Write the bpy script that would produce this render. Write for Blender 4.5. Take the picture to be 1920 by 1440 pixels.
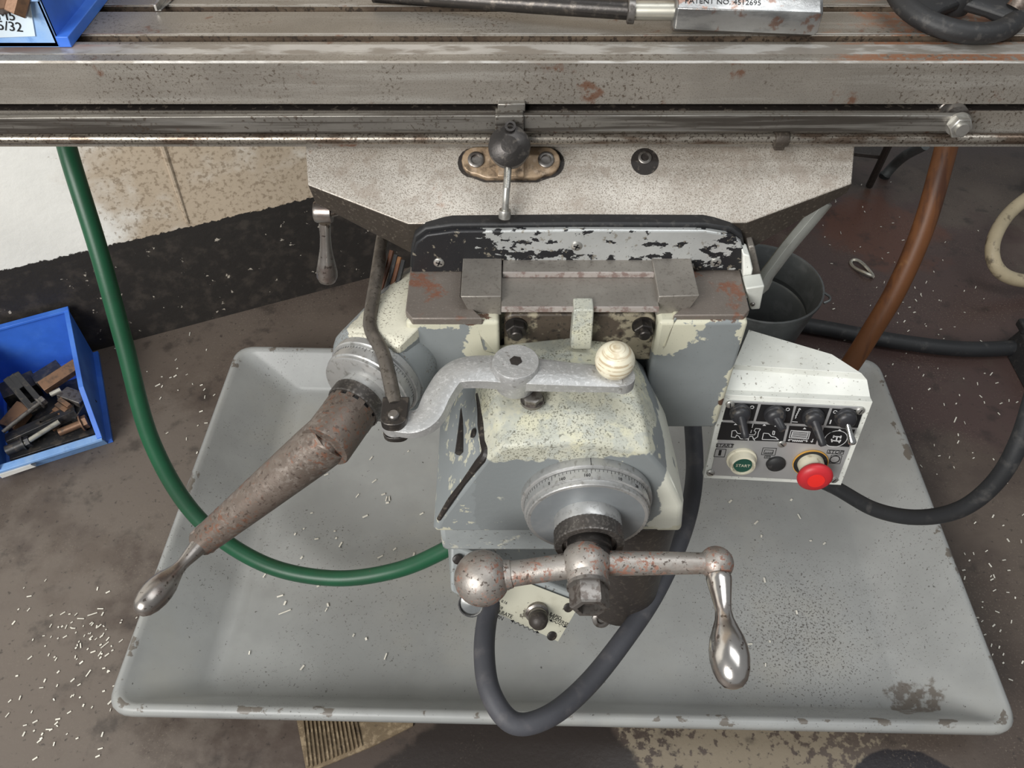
import bpy, bmesh, math, random
from mathutils import Vector, Matrix
for o in list(bpy.data.objects): bpy.data.objects.remove(o)
R = random.Random(7)
C = bpy.context.scene.collection
SC = bpy.context.scene
V = Vector
# ------------------------------------------------------------------ camera
FPX = 1500.0
TH = math.atan(1704/1500)
CAM = V((0, 0, 1.36))
FW = V((0, math.cos(TH), -math.sin(TH))); UP = V((0, math.sin(TH), math.cos(TH)))
cd = bpy.data.cameras.new('camera'); cam = bpy.data.objects.new('camera', cd); C.objects.link(cam)
cam.location = CAM; cam.rotation_euler = (math.pi/2-TH, 0, 0)
cd.sensor_fit = 'HORIZONTAL'; cd.sensor_width = 36; cd.lens = FPX/1920*36; cd.clip_start = .02
SC.camera = cam
# ------------------------------------------------------------------ world and light
w = bpy.data.worlds.new('world'); SC.world = w; w.use_nodes = True
bg = w.node_tree.nodes['Background']; bg.inputs[0].default_value = (.93, .97, 1, 1); bg.inputs[1].default_value = .25
def area(name, loc, target, sx, sy, power, col=(1, 1, 1)):
    l = bpy.data.lights.new(name, 'AREA'); l.shape = 'RECTANGLE'; l.size = sx; l.size_y = sy; l.energy = power; l.color = col
    o = bpy.data.objects.new(name, l); C.objects.link(o); o.location = loc
    o.rotation_euler = (V(target)-V(loc)).to_track_quat('-Z', 'Y').to_euler()
area('window_light', (-1.7, -1.9, 2.5), (0, .8, .6), 2.0, 1.5, 150, (1, .985, .955))
area('roof_light', (.9, .4, 3.4), (.1, .8, .6), 1.0, 2.4, 30, (.95, .98, 1))
SC.view_settings.view_transform = 'Standard'; SC.view_settings.look = 'None'
SC.view_settings.exposure = 0.0; SC.view_settings.gamma = 1
SC.view_settings.use_curve_mapping = False

def ray(x, y): return FW + V(((x-960)/FPX, 0, 0)) + UP*(-(y-720)/FPX)
def onZ(x, y, z): d = ray(x, y); return CAM + d*((z-CAM.z)/d.z)
def onY(x, y, Y): d = ray(x, y); return CAM + d*(Y/d.y)
def atD(x, y, s): return CAM + ray(x, y)*s
def onPl(x, y, p, n): d = ray(x, y); return CAM + d*((p-CAM).dot(n)/d.dot(n))

# ------------------------------------------------------------------ materials
def M(name, base, rough=.5, metal=0., layers=(), bump=0., bscale=300., var=.12, vscale=12., coat=0., bstretch=None):
    m = bpy.data.materials.new(name); m.use_nodes = True
    nt = m.node_tree; N = nt.nodes; L = nt.links; bs = N['Principled BSDF']
    tc = N.new('ShaderNodeTexCoord'); geo = N.new('ShaderNodeNewGeometry')
    def val(x):
        n = N.new('ShaderNodeValue'); n.outputs[0].default_value = x; return n.outputs[0]
    def noise(scale, det=6, seed=0., st=None, src=None):
        mp = N.new('ShaderNodeMapping'); L.new(src or geo.outputs['Position'], mp.inputs[0])
        mp.inputs['Location'].default_value = (seed*3.1, seed*1.7, seed*2.3)
        if st: mp.inputs['Scale'].default_value = st
        n = N.new('ShaderNodeTexNoise'); n.inputs['Scale'].default_value = scale; n.inputs['Detail'].default_value = det
        n.inputs['Roughness'].default_value = .6
        L.new(mp.outputs[0], n.inputs['Vector']); return n.outputs[0]
    def math_(op, a, b):
        n = N.new('ShaderNodeMath'); n.operation = op
        for i, q in enumerate((a, b)):
            if isinstance(q, (int, float)): n.inputs[i].default_value = q
            else: L.new(q, n.inputs[i])
        return n.outputs[0]
    def mrange(x, lo, hi):
        n = N.new('ShaderNodeMapRange'); n.interpolation_type = 'SMOOTHSTEP'; L.new(x, n.inputs[0])
        a, b = (0, 1)
        if lo > hi: lo, hi, a, b = hi, lo, 1, 0
        n.inputs[1].default_value = lo; n.inputs[2].default_value = hi; n.inputs[3].default_value = a; n.inputs[4].default_value = b
        return n.outputs[0]
    def mixc(f, a, b):
        n = N.new('ShaderNodeMix'); n.data_type = 'RGBA'; L.new(f, n.inputs[0])
        for i, q in ((6, a), (7, b)):
            if isinstance(q, tuple): n.inputs[i].default_value = (*q, 1)
            else: L.new(q, n.inputs[i])
        return n.outputs[2]
    def mixf(f, a, b):
        n = N.new('ShaderNodeMix'); n.data_type = 'FLOAT'; L.new(f, n.inputs[0])
        for i, q in ((2, a), (3, b)):
            if isinstance(q, (int, float)): n.inputs[i].default_value = q
            else: L.new(q, n.inputs[i])
        return n.outputs[0]
    nv = noise(vscale, 5, .3)
    col = mixc(mrange(nv, .3, .7), tuple(c*(1-var) for c in base), tuple(min(1, c*(1+var)) for c in base))
    ro = rough; me = metal
    sep = N.new('ShaderNodeSeparateXYZ'); L.new(geo.outputs['Position'], sep.inputs[0])
    for i, l in enumerate(layers):
        x = noise(l.get('s', 20), l.get('d', 6), l.get('seed', i+1.), l.get('st'))
        if 'grad' in l:
            for (ax, v0, v1, wt) in l['grad']:
                x = math_('ADD', x, math_('MULTIPLY', mrange(sep.outputs[ax], v0, v1), wt))
        if 'blob' in l:
            best = None
            for (cx, cy, cz, r) in l['blob']:
                n = N.new('ShaderNodeVectorMath'); n.operation = 'DISTANCE'; L.new(geo.outputs['Position'], n.inputs[0]); n.inputs[1].default_value = (cx, cy, cz)
                q = math_('SUBTRACT', 1, math_('DIVIDE', n.outputs['Value'], r))
                best = q if best is None else math_('MAXIMUM', best, q)
            x = math_('ADD', math_('MULTIPLY', math_('SUBTRACT', x, .5), l.get('amp', 1.2)), best)
        dl = .035 if (l.get('s', 20) >= 60 and 'grad' not in l and 'blob' not in l) else 0.
        f = mrange(x, l['lo']-dl, l['hi']-dl)
        if 'mask' in l:                       # second, finer break-up
            f = math_('MULTIPLY', f, mrange(noise(l['mask'][0], 4, i+11.), l['mask'][1], l['mask'][2]))
        f = math_('MULTIPLY', f, l.get('a', 1.))
        col = mixc(f, col, l['c'])
        if 'r' in l: ro = mixf(f, ro, l['r'])
        if 'm' in l: me = mixf(f, me, l['m'])
    if isinstance(col, tuple): bs.inputs['Base Color'].default_value = (*col, 1)
    else: L.new(col, bs.inputs['Base Color'])
    if isinstance(ro, float): bs.inputs['Roughness'].default_value = ro
    else: L.new(ro, bs.inputs['Roughness'])
    if isinstance(me, (int, float)): bs.inputs['Metallic'].default_value = me
    else: L.new(me, bs.inputs['Metallic'])
    if coat: bs.inputs['Coat Weight'].default_value = coat; bs.inputs['Coat Roughness'].default_value = .2
    if bump:
        b = N.new('ShaderNodeBump'); b.inputs['Strength'].default_value = bump; b.inputs['Distance'].default_value = .001
        L.new(noise(bscale, 5, 5., bstretch), b.inputs['Height']); L.new(b.outputs[0], bs.inputs['Normal'])
    return m

RUST = (.17, .065, .03)
m_table = M('table_steel', (.30, .275, .24), .45, .5, [
    dict(c=(.20, .175, .14), s=5, lo=.45, hi=.7, a=.55, st=(.4, 1, 3)),
    dict(c=(.50, .48, .44), s=60, lo=.53, hi=.75, a=.5, st=(.06, 1, 1)),
    dict(c=(.10, .075, .055), s=300, lo=.58, hi=.66, a=.85, mask=(9, .44, .58)), dict(c=(.14, .11, .085), s=800, lo=.57, hi=.66, a=.55),
    dict(c=(.36, .15, .07), s=30, lo=1.0, hi=1.35, a=.75, st=(.35, 1, 1), amp=2.2, grad=[(2, 1.0058, 1.0072, .33)], blob=[(.42, .704, 1.008, .19)], mask=(160, .36, .52)),
    dict(c=RUST, s=26, lo=.60, hi=.68, a=.75, mask=(90, .4, .55))], bump=.25, bscale=180, bstretch=(.15, 1, 1))
m_tabletop_edge = M('worn_bright_edge', (.50, .48, .45), .42, .5, [
    dict(c=(.27, .24, .205), s=70, lo=.50, hi=.62, a=.85, st=(.25, 1, 1)),
    dict(c=(.33, .14, .08), s=14, lo=.60, hi=.72, a=.6, st=(.2, 1, 1))], bump=.2, bscale=200)
m_rail = M('rail_steel', (.235, .222, .2), .38, .65, [
    dict(c=(.06, .05, .042), s=110, lo=.50, hi=.62, a=.8, st=(.04, 1, 1.5)), dict(c=(.08, .06, .045), s=260, lo=.60, hi=.66, a=.8, mask=(12, .4, .55)),
    dict(c=(.48, .47, .44), s=90, lo=.55, hi=.75, a=.5, st=(.04, 1, 1)),
    dict(c=RUST, s=30, lo=.62, hi=.70, a=.6, st=(.5, 1, 1))], bump=.2, bscale=200, bstretch=(.1, 1, 1))
m_rod = M('rod_steel', (.30, .27, .23), .33, .75, [
    dict(c=(.12, .08, .055), s=40, lo=.46, hi=.60, a=.85, st=(.4, 1, 1)), dict(c=(.05, .035, .025), s=420, lo=.57, hi=.64, a=.85)], bump=.2)
m_saddle = M('saddle_scraped_iron', (.50, .465, .415), .48, .35, [
    dict(c=(.30, .26, .215), s=6, lo=.43, hi=.62, a=.6),
    dict(c=(.15, .12, .09), s=800, lo=.53, hi=.64, a=.75), dict(c=(.62, .59, .54), s=400, lo=.55, hi=.7, a=.4), dict(c=(.30, .25, .205), s=45, lo=.52, hi=.66, a=.55),
    dict(c=(.30, .17, .11), s=22, lo=.66, hi=.74, a=.5, mask=(120, .4, .6))], bump=.3, bscale=500)
m_dark_iron = M('dark_iron', (.056, .045, .036), .5, .3, [
    dict(c=(.17, .145, .115), s=300, lo=.58, hi=.72, a=.6), dict(c=(.60, .56, .43), s=16, lo=.70, hi=.73, a=.9)], bump=.5, bscale=300)
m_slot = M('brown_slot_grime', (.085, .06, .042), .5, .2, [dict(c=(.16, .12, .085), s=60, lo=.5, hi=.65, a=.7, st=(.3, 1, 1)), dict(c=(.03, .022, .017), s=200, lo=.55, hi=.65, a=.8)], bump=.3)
m_way = M('ground_way_steel', (.235, .215, .19), .42, .45, [
    dict(c=(.13, .11, .095), s=300, lo=.56, hi=.7, a=.6), dict(c=(.33, .31, .28), s=8, lo=.45, hi=.7, a=.6)], bump=.25, bscale=500)
m_wayrust = M('rusty_way_flat', (.175, .150, .130), .5, .35, [
    dict(c=(.23, .085, .045), s=26, lo=.535, hi=.61, a=.75, mask=(150, .35, .55)), dict(c=(.30, .27, .24), s=400, lo=.6, hi=.72, a=.5)], bump=.3, bscale=400)
m_wayedge = M('pinkish_bright_edge', (.50, .45, .42), .45, .4, [dict(c=(.22, .13, .11), s=140, lo=.5, hi=.65, a=.7)])
CREAM = (.54, .525, .41); GREY = (.205, .222, .225)
m_knee = M('knee_chipped_paint', GREY, .48, 0, [
    dict(c=CREAM, s=28, lo=.90, hi=.93, grad=[(2, .765, .812, .50)]),
    dict(c=CREAM, s=40, lo=.94, hi=.97, grad=[(0, .20, .24, .55)]),
    dict(c=CREAM, s=40, lo=.86, hi=.90, grad=[(0, -.045, -.012, .42), (0, 0.02, -.005, .0)], blob=[(-.02, .57, .78, .06)], amp=1.1) if False else dict(c=CREAM, s=35, lo=.25, hi=.3, blob=[(-.018, .57, .77, .042), (.155, .57, .785, .045)], amp=1.3),
    dict(c=(.11, .06, .04), s=30, lo=1.04, hi=1.07, grad=[(2, .77, .815, .55)]),
    dict(c=(.10, .055, .035), s=30, lo=.62, hi=.66, blob=[(.236, .57, .68, .02)], amp=1.2),
    dict(c=(.12, .11, .10), s=420, lo=.68, hi=.72, a=.6)], bump=.15, bscale=120, var=.06)
m_web = M('chipped_cream_casting', (.50, .48, .36), .5, 0, [dict(c=GREY, s=45, lo=.52, hi=.55, a=.9), dict(c=(.30, .15, .09), s=40, lo=.60, hi=.66, a=.8), dict(c=(.08, .06, .05), s=160, lo=.63, hi=.67, a=.8)], bump=.2, bscale=160)
m_flange = M('grimy_cream_flange', (.30, .265, .19), .5, 0, [dict(c=(.055, .04, .03), s=34, lo=.43, hi=.52, a=.95), dict(c=(.02, .016, .014), s=120, lo=.56, hi=.66, a=.8)], bump=.3, bscale=160)
m_wing = M('cream_speckled_paint', (.56, .54, .44), .5, 0, [
    dict(c=GREY, s=30, lo=.82, hi=.86, grad=[(2, .792, .775, .6)]),
    dict(c=CREAM, s=30, lo=.98, hi=1.01, grad=[(2, .785, .765, .3), (2, .76, .785, .3)]),
    dict(c=(.10, .075, .055), s=480, lo=.61, hi=.65, a=.85, mask=(25, .4, .55)), dict(c=(.14, .08, .05), s=40, lo=.68, hi=.70, a=.9)], bump=.2, bscale=200)
m_house = M('bracket_chipped_paint', (.53, .525, .43), .48, 0, [
    dict(c=(.60, .58, .42), s=18, lo=.5, hi=.6, a=.7),
    dict(c=(.40, .42, .39), s=60, lo=.52, hi=.62, a=.6),
    dict(c=(.12, .115, .085), s=520, lo=.58, hi=.64, a=.85, mask=(18, .40, .55)), dict(c=(.15, .145, .11), s=230, lo=.635, hi=.665, a=.8), dict(c=(.34, .35, .31), s=30, lo=.5, hi=.62, a=.6),
    dict(c=GREY, s=22, lo=.78, hi=.83, grad=[(2, .755, .715, .5)]),
    dict(c=(.60, .60, .52), s=24, lo=.80, hi=.85, grad=[(0, .135, .165, .5)]),
    dict(c=(.235, .255, .26), s=26, lo=.80, hi=.84, grad=[(0, -.022, -.045, .5)]),
    dict(c=(.50, .49, .39), s=60, lo=.86, hi=.89, grad=[(0, -.02, -.04, .28)]),
    dict(c=CREAM, s=45, lo=.66, hi=.70, grad=[(2, .62, .598, .2)]),
    dict(c=(.13, .10, .07), s=18, lo=.62, hi=.75, blob=[(.012, .525, .765, .05)], amp=1.3, a=.6)], bump=.25, bscale=160)
m_cast = M('cast_aluminium', (.47, .47, .465), .42, .55, [
    dict(c=(.30, .30, .295), s=14, lo=.45, hi=.7, a=.6), dict(c=(.16, .14, .12), s=140, lo=.66, hi=.74, a=.6), dict(c=(.70, .70, .70), s=260, lo=.56, hi=.7, a=.5)], bump=.6, bscale=260)
m_dial = M('satin_dial', (.47, .47, .46), .38, .6, [dict(c=(.20, .19, .17), s=160, lo=.57, hi=.7, a=.6), dict(c=(.33, .33, .33), s=18, lo=.45, hi=.65, a=.5)], bump=.15)
m_dialgrey = M('dial_grey_face', (.21, .225, .235), .45, .25, [dict(c=(.33, .33, .33), s=30, lo=.5, hi=.7, a=.4)], bump=.1)
m_crank = M('rust_freckled_steel', (.39, .36, .33), .48, .75, [
    dict(c=(.33, .29, .26), s=16, lo=.45, hi=.65, a=.6),
    dict(c=(.24, .085, .045), s=200, lo=.555, hi=.61, a=.8, r=.7, m=.1, mask=(34, .40, .53)), dict(c=(.25, .16, .12), s=30, lo=.5, hi=.66, a=.55), dict(c=(.07, .05, .04), s=230, lo=.62, hi=.67, a=.8, r=.7)], bump=.25, bscale=300)
m_polish = M('polished_grip', (.62, .585, .55), .22, .95, [dict(c=(.36, .28, .25), s=22, lo=.48, hi=.66, a=.6), dict(c=(.12, .08, .06), s=150, lo=.66, hi=.7, a=.8)], bump=.12, bscale=90)
m_polish2 = M('dull_grip', (.36, .33, .305), .3, .85, [dict(c=(.22, .16, .14), s=30, lo=.48, hi=.66, a=.7), dict(c=(.08, .06, .05), s=150, lo=.64, hi=.69, a=.8)], bump=.12, bscale=90)
m_rustarm = M('brown_rusty_arm', (.150, .120, .100), .48, .45, [
    dict(c=(.28, .245, .215), s=160, lo=.5, hi=.66, a=.6, mask=(14, .4, .6)), dict(c=(.21, .075, .035), s=200, lo=.57, hi=.65, a=.6, mask=(14, .42, .56)), dict(c=(.07, .05, .04), s=220, lo=.62, hi=.67, a=.8)], bump=.3, bscale=300)
m_linkrod = M('dull_link_rod', (.115, .100, .085), .45, .5, [dict(c=(.19, .165, .14), s=60, lo=.5, hi=.66, a=.6), dict(c=(.05, .04, .03), s=240, lo=.6, hi=.66, a=.7)], bump=.2)
m_black_steel = M('blackened_steel', (.055, .05, .047), .36, .7, [dict(c=(.16, .14, .12), s=120, lo=.55, hi=.7, a=.6)], bump=.2)
m_knurl = M('knurled_dark', (.11, .10, .093), .4, .75, [dict(c=(.25, .23, .21), s=300, lo=.52, hi=.66, a=.6)])
m_bolt = M('bolt_steel', (.23, .215, .20), .36, .75, [dict(c=(.08, .06, .05), s=120, lo=.52, hi=.66, a=.7)], bump=.15)
m_zinc = M('zinc_screw', (.47, .46, .43), .35, .8, [dict(c=(.22, .20, .17), s=120, lo=.55, hi=.7, a=.5)])
m_brass = M('grimy_bronze', (.40, .29, .19), .45, .5, [dict(c=(.07, .05, .035), s=55, lo=.50, hi=.68, a=.9), dict(c=(.60, .47, .35), s=120, lo=.56, hi=.7, a=.6)], bump=.3)
m_wiper = M('chipped_black_plate', (.52, .53, .52), .36, .45, [
    dict(c=(.012, .012, .014), s=85, lo=.54, hi=.56, r=.45, m=0., st=(.6, 1, 1), grad=[(0, .02, -.07, .22), (0, .18, .23, .12), (2, .845, .83, .07), (0, -.01, .05, -.04)]),
    dict(c=(.25, .22, .17), s=160, lo=.64, hi=.7, a=.7)], bump=.2)
m_rubber = M('black_rubber', (.018, .018, .019), .55, 0, [dict(c=(.07, .065, .06), s=120, lo=.58, hi=.7, a=.5)], bump=.2)
m_greyhose = M('grey_rubber_conduit', (.055, .056, .065), .62, 0, [dict(c=(.14, .13, .13), s=30, lo=.5, hi=.75, a=.5)], bump=.15)
m_blackhose = M('black_conduit', (.017, .018, .020), .55, 0, [dict(c=(.09, .085, .08), s=50, lo=.55, hi=.75, a=.5)], bump=.15)
m_green = M('green_hose', (.010, .082, .036), .42, 0, [dict(c=(.02, .065, .035), s=9, lo=.45, hi=.7, a=.8), dict(c=(.13, .07, .04), s=50, lo=.66, hi=.74, a=.5)], bump=.1)
m_brown = M('amber_brown_hose', (.165, .062, .020), .5, 0, [dict(c=(.075, .028, .014), s=10, lo=.48, hi=.60, a=.9, st=(4, 1.0, .35)), dict(c=(.33, .17, .06), s=30, lo=.6, hi=.75, a=.5)], bump=.15)
m_beige = M('beige_pipe', (.50, .42, .28), .5, 0, [dict(c=(.13, .10, .07), s=35, lo=.54, hi=.66, a=.8)], bump=.2)
m_tray = M('tray_grey_paint', (.325, .332, .325), .42, 0, [
    dict(c=(.25, .255, .25), s=4, lo=.45, hi=.65, a=.6),
    dict(c=(.36, .35, .31), s=3, lo=.5, hi=.7, a=.5),
    dict(c=(.07, .065, .06), s=150, lo=.715, hi=.735, a=.85),
    dict(c=(.07, .06, .055), s=75, lo=.58, hi=.62, a=.8, blob=[(.55, .56, .03, .45)], amp=.0, grad=[]) if False else dict(c=(.07, .06, .055), s=260, lo=.655, hi=.69, a=.8, mask=(3, .46, .6)), dict(c=(.07, .06, .055), s=280, lo=1.10, hi=1.14, a=.8, d=3, amp=2.6, blob=[(.50, .60, .02, .62)]),
    dict(c=(.10, .075, .055), s=30, lo=.45, hi=.7, blob=[(.655, .475, .03, .08)], amp=2.2, a=.75, mask=(70, .36, .52)),
    dict(c=(.12, .10, .08), s=45, lo=.80, hi=.83, a=.85, grad=[(2, .085, .102, .24)], st=(.4, .4, 1))], bump=.1, bscale=60, var=.05)
m_box = M('white_speckled_enamel', (.70, .71, .66), .42, 0, [
    dict(c=(.16, .14, .11), s=240, lo=.655, hi=.69, a=.8), dict(c=(.58, .58, .52), s=10, lo=.45, hi=.7, a=.5), dict(c=(.30, .34, .35), s=25, lo=.42, hi=.5, blob=[(.247, .55, .52, .035)], amp=.6)], bump=.12, bscale=150)
m_plate = M('brushed_panel', (.42, .42, .42), .42, .45, [dict(c=(.52, .52, .51), s=8, lo=.4, hi=.7, a=.5)], var=.04)
m_ink = M('black_print', (.008, .008, .009), .5, var=0)
m_line = M('light_print', (.60, .60, .60), .5, var=0)
m_boot = M('rubber_boot', (.022, .022, .025), .42, 0, [dict(c=(.10, .085, .07), s=90, lo=.58, hi=.7, a=.6)], bump=.15)
m_chrome = M('chrome', (.72, .72, .70), .18, 1., [dict(c=(.4, .38, .35), s=100, lo=.58, hi=.7, a=.4)])
m_ivory = M('ivory_plastic', (.68, .64, .50), .4, 0, [dict(c=(.33, .26, .17), s=90, lo=.60, hi=.7, a=.6)], var=.05)
m_ballknob = M('yellowed_ball_knob', (.74, .69, .54), .4, 0, [dict(c=(.36, .25, .13), s=330, lo=.52, hi=.62, a=.7, st=(.03, .03, 1), mask=(60, .4, .5)), dict(c=(.45, .34, .2), s=60, lo=.55, hi=.68, a=.5)], var=.05)
m_greenbtn = M('green_button', (.02, .085, .06), .35, var=.03)
m_red = M('red_mushroom', (.50, .022, .030), .45, 0, [dict(c=(.36, .03, .03), s=60, lo=.55, hi=.7, a=.5)], var=.05)
m_redtop = M('bright_red_disc', (.78, .028, .022), .4, var=.02)
m_amber = M('amber_ring', (.62, .33, .06), .45, var=.1)
m_tag = M('cream_plate', (.56, .545, .44), .45, .1, [dict(c=(.40, .37, .28), s=20, lo=.5, hi=.7, a=.5), dict(c=(.06, .05, .04), s=90, lo=.68, hi=.71, a=.8)], var=.05)
m_gear = M('gearbox_grey_paint', (.29, .31, .31), .45, 0, [dict(c=(.56, .55, .46), s=40, lo=.60, hi=.66, a=.8), dict(c=(.10, .09, .08), s=160, lo=.64, hi=.69, a=.8)], bump=.15)
m_motor = M('dark_brown_motor', (.045, .038, .034), .5, .2, [dict(c=(.10, .085, .07), s=180, lo=.56, hi=.7, a=.6)], bump=.3)
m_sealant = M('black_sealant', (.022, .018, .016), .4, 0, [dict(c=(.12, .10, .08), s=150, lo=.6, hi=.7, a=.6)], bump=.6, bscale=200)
m_galv = M('old_galvanised', (.155, .165, .165), .42, .55, [dict(c=(.26, .27, .27), s=30, lo=.5, hi=.7, a=.5), dict(c=(.08, .08, .08), s=7, lo=.5, hi=.7, a=.6)], bump=.15)
m_pale = M('pale_grey_lever', (.50, .51, .47), .45, .1, [dict(c=(.30, .29, .26), s=40, lo=.52, hi=.7, a=.6)], bump=.15)
m_blue = M('blue_plastic', (.045, .165, .66), .45, 0, [dict(c=(.11, .29, .80), s=9, lo=.45, hi=.7, a=.6)], bump=.1, bscale=80)
m_bluefade = M('faded_blue_plastic', (.20, .38, .72), .5, 0, [dict(c=(.36, .52, .74), s=14, lo=.42, hi=.65, a=.7), dict(c=(.12, .25, .55), s=60, lo=.6, hi=.7, a=.5)], bump=.15)
m_card = M('white_card', (.62, .72, .80), .6, 0, [dict(c=(.45, .60, .74), s=30, lo=.5, hi=.7, a=.5)])
m_white = M('white_paper', (.80, .80, .77), .7)
m_oxide = M('black_oxide_clamp', (.040, .040, .042), .42, .5, [dict(c=(.13, .11, .09), s=60, lo=.54, hi=.68, a=.6)], bump=.2)
m_coppery = M('worn_brown_clamp', (.22, .125, .075), .45, .45, [dict(c=(.07, .055, .045), s=40, lo=.5, hi=.66, a=.8)], bump=.2)
m_lightsteel = M('light_steel', (.55, .53, .46), .35, .7, [dict(c=(.28, .25, .2), s=60, lo=.55, hi=.7, a=.6)])
m_chip = M('pale_swarf', (.82, .79, .70), .4, .2, var=.2)
m_tool = M('bare_tool_steel', (.46, .46, .45), .3, .8, [dict(c=(.19, .19, .19), s=50, lo=.42, hi=.6, a=.7, st=(.3, 1, 1)), dict(c=(.26, .12, .07), s=60, lo=.60, hi=.68, a=.7)], bump=.2)
m_floor = M('oily_brown_floor', (.078, .058, .047), .5, 0, [
    dict(c=(.135, .108, .088), s=1.6, lo=.42, hi=.62, a=.8),
    dict(c=(.060, .043, .038), s=2.3, lo=.5, hi=.66, a=.9, r=.36),
    dict(c=(.165, .138, .116), s=16, lo=.10, hi=.55, blob=[(-.95, .35, 0, .65), (-.72, .95, 0, .28), (-.25, .18, 0, .16)], amp=1.3, a=.75),
    dict(c=(.27, .225, .16), s=70, lo=.10, hi=.40, blob=[(.36, .30, 0, .26)], amp=3.2, a=.75, r=.7),
    dict(c=(.075, .045, .042), s=6, lo=.3, hi=.6, blob=[(.95, 1.5, 0, .8)], amp=1.1, a=.8, r=.33),
    dict(c=(.13, .055, .035), s=9, lo=.25, hi=.55, blob=[(1.0, 1.75, 0, .25)], amp=1.3, a=.7),
    dict(c=(.030, .027, .030), s=5, lo=.10, hi=.14, blob=[(.62, .30, 0, .13)], amp=.4, r=.3),
    dict(c=(.032, .025, .022), s=5, lo=.10, hi=.16, blob=[(.0, .27, 0, .27)], amp=.5, r=.4),
    dict(c=(.24, .20, .155), s=260, lo=.60, hi=.70, a=.55, mask=(5, .4, .6)), dict(c=(.03, .024, .021), s=14, lo=.55, hi=.70, a=.6),
    dict(c=(.025, .02, .018), s=90, lo=.64, hi=.72, a=.6)], bump=.5, bscale=90, var=.12, vscale=4)
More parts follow.
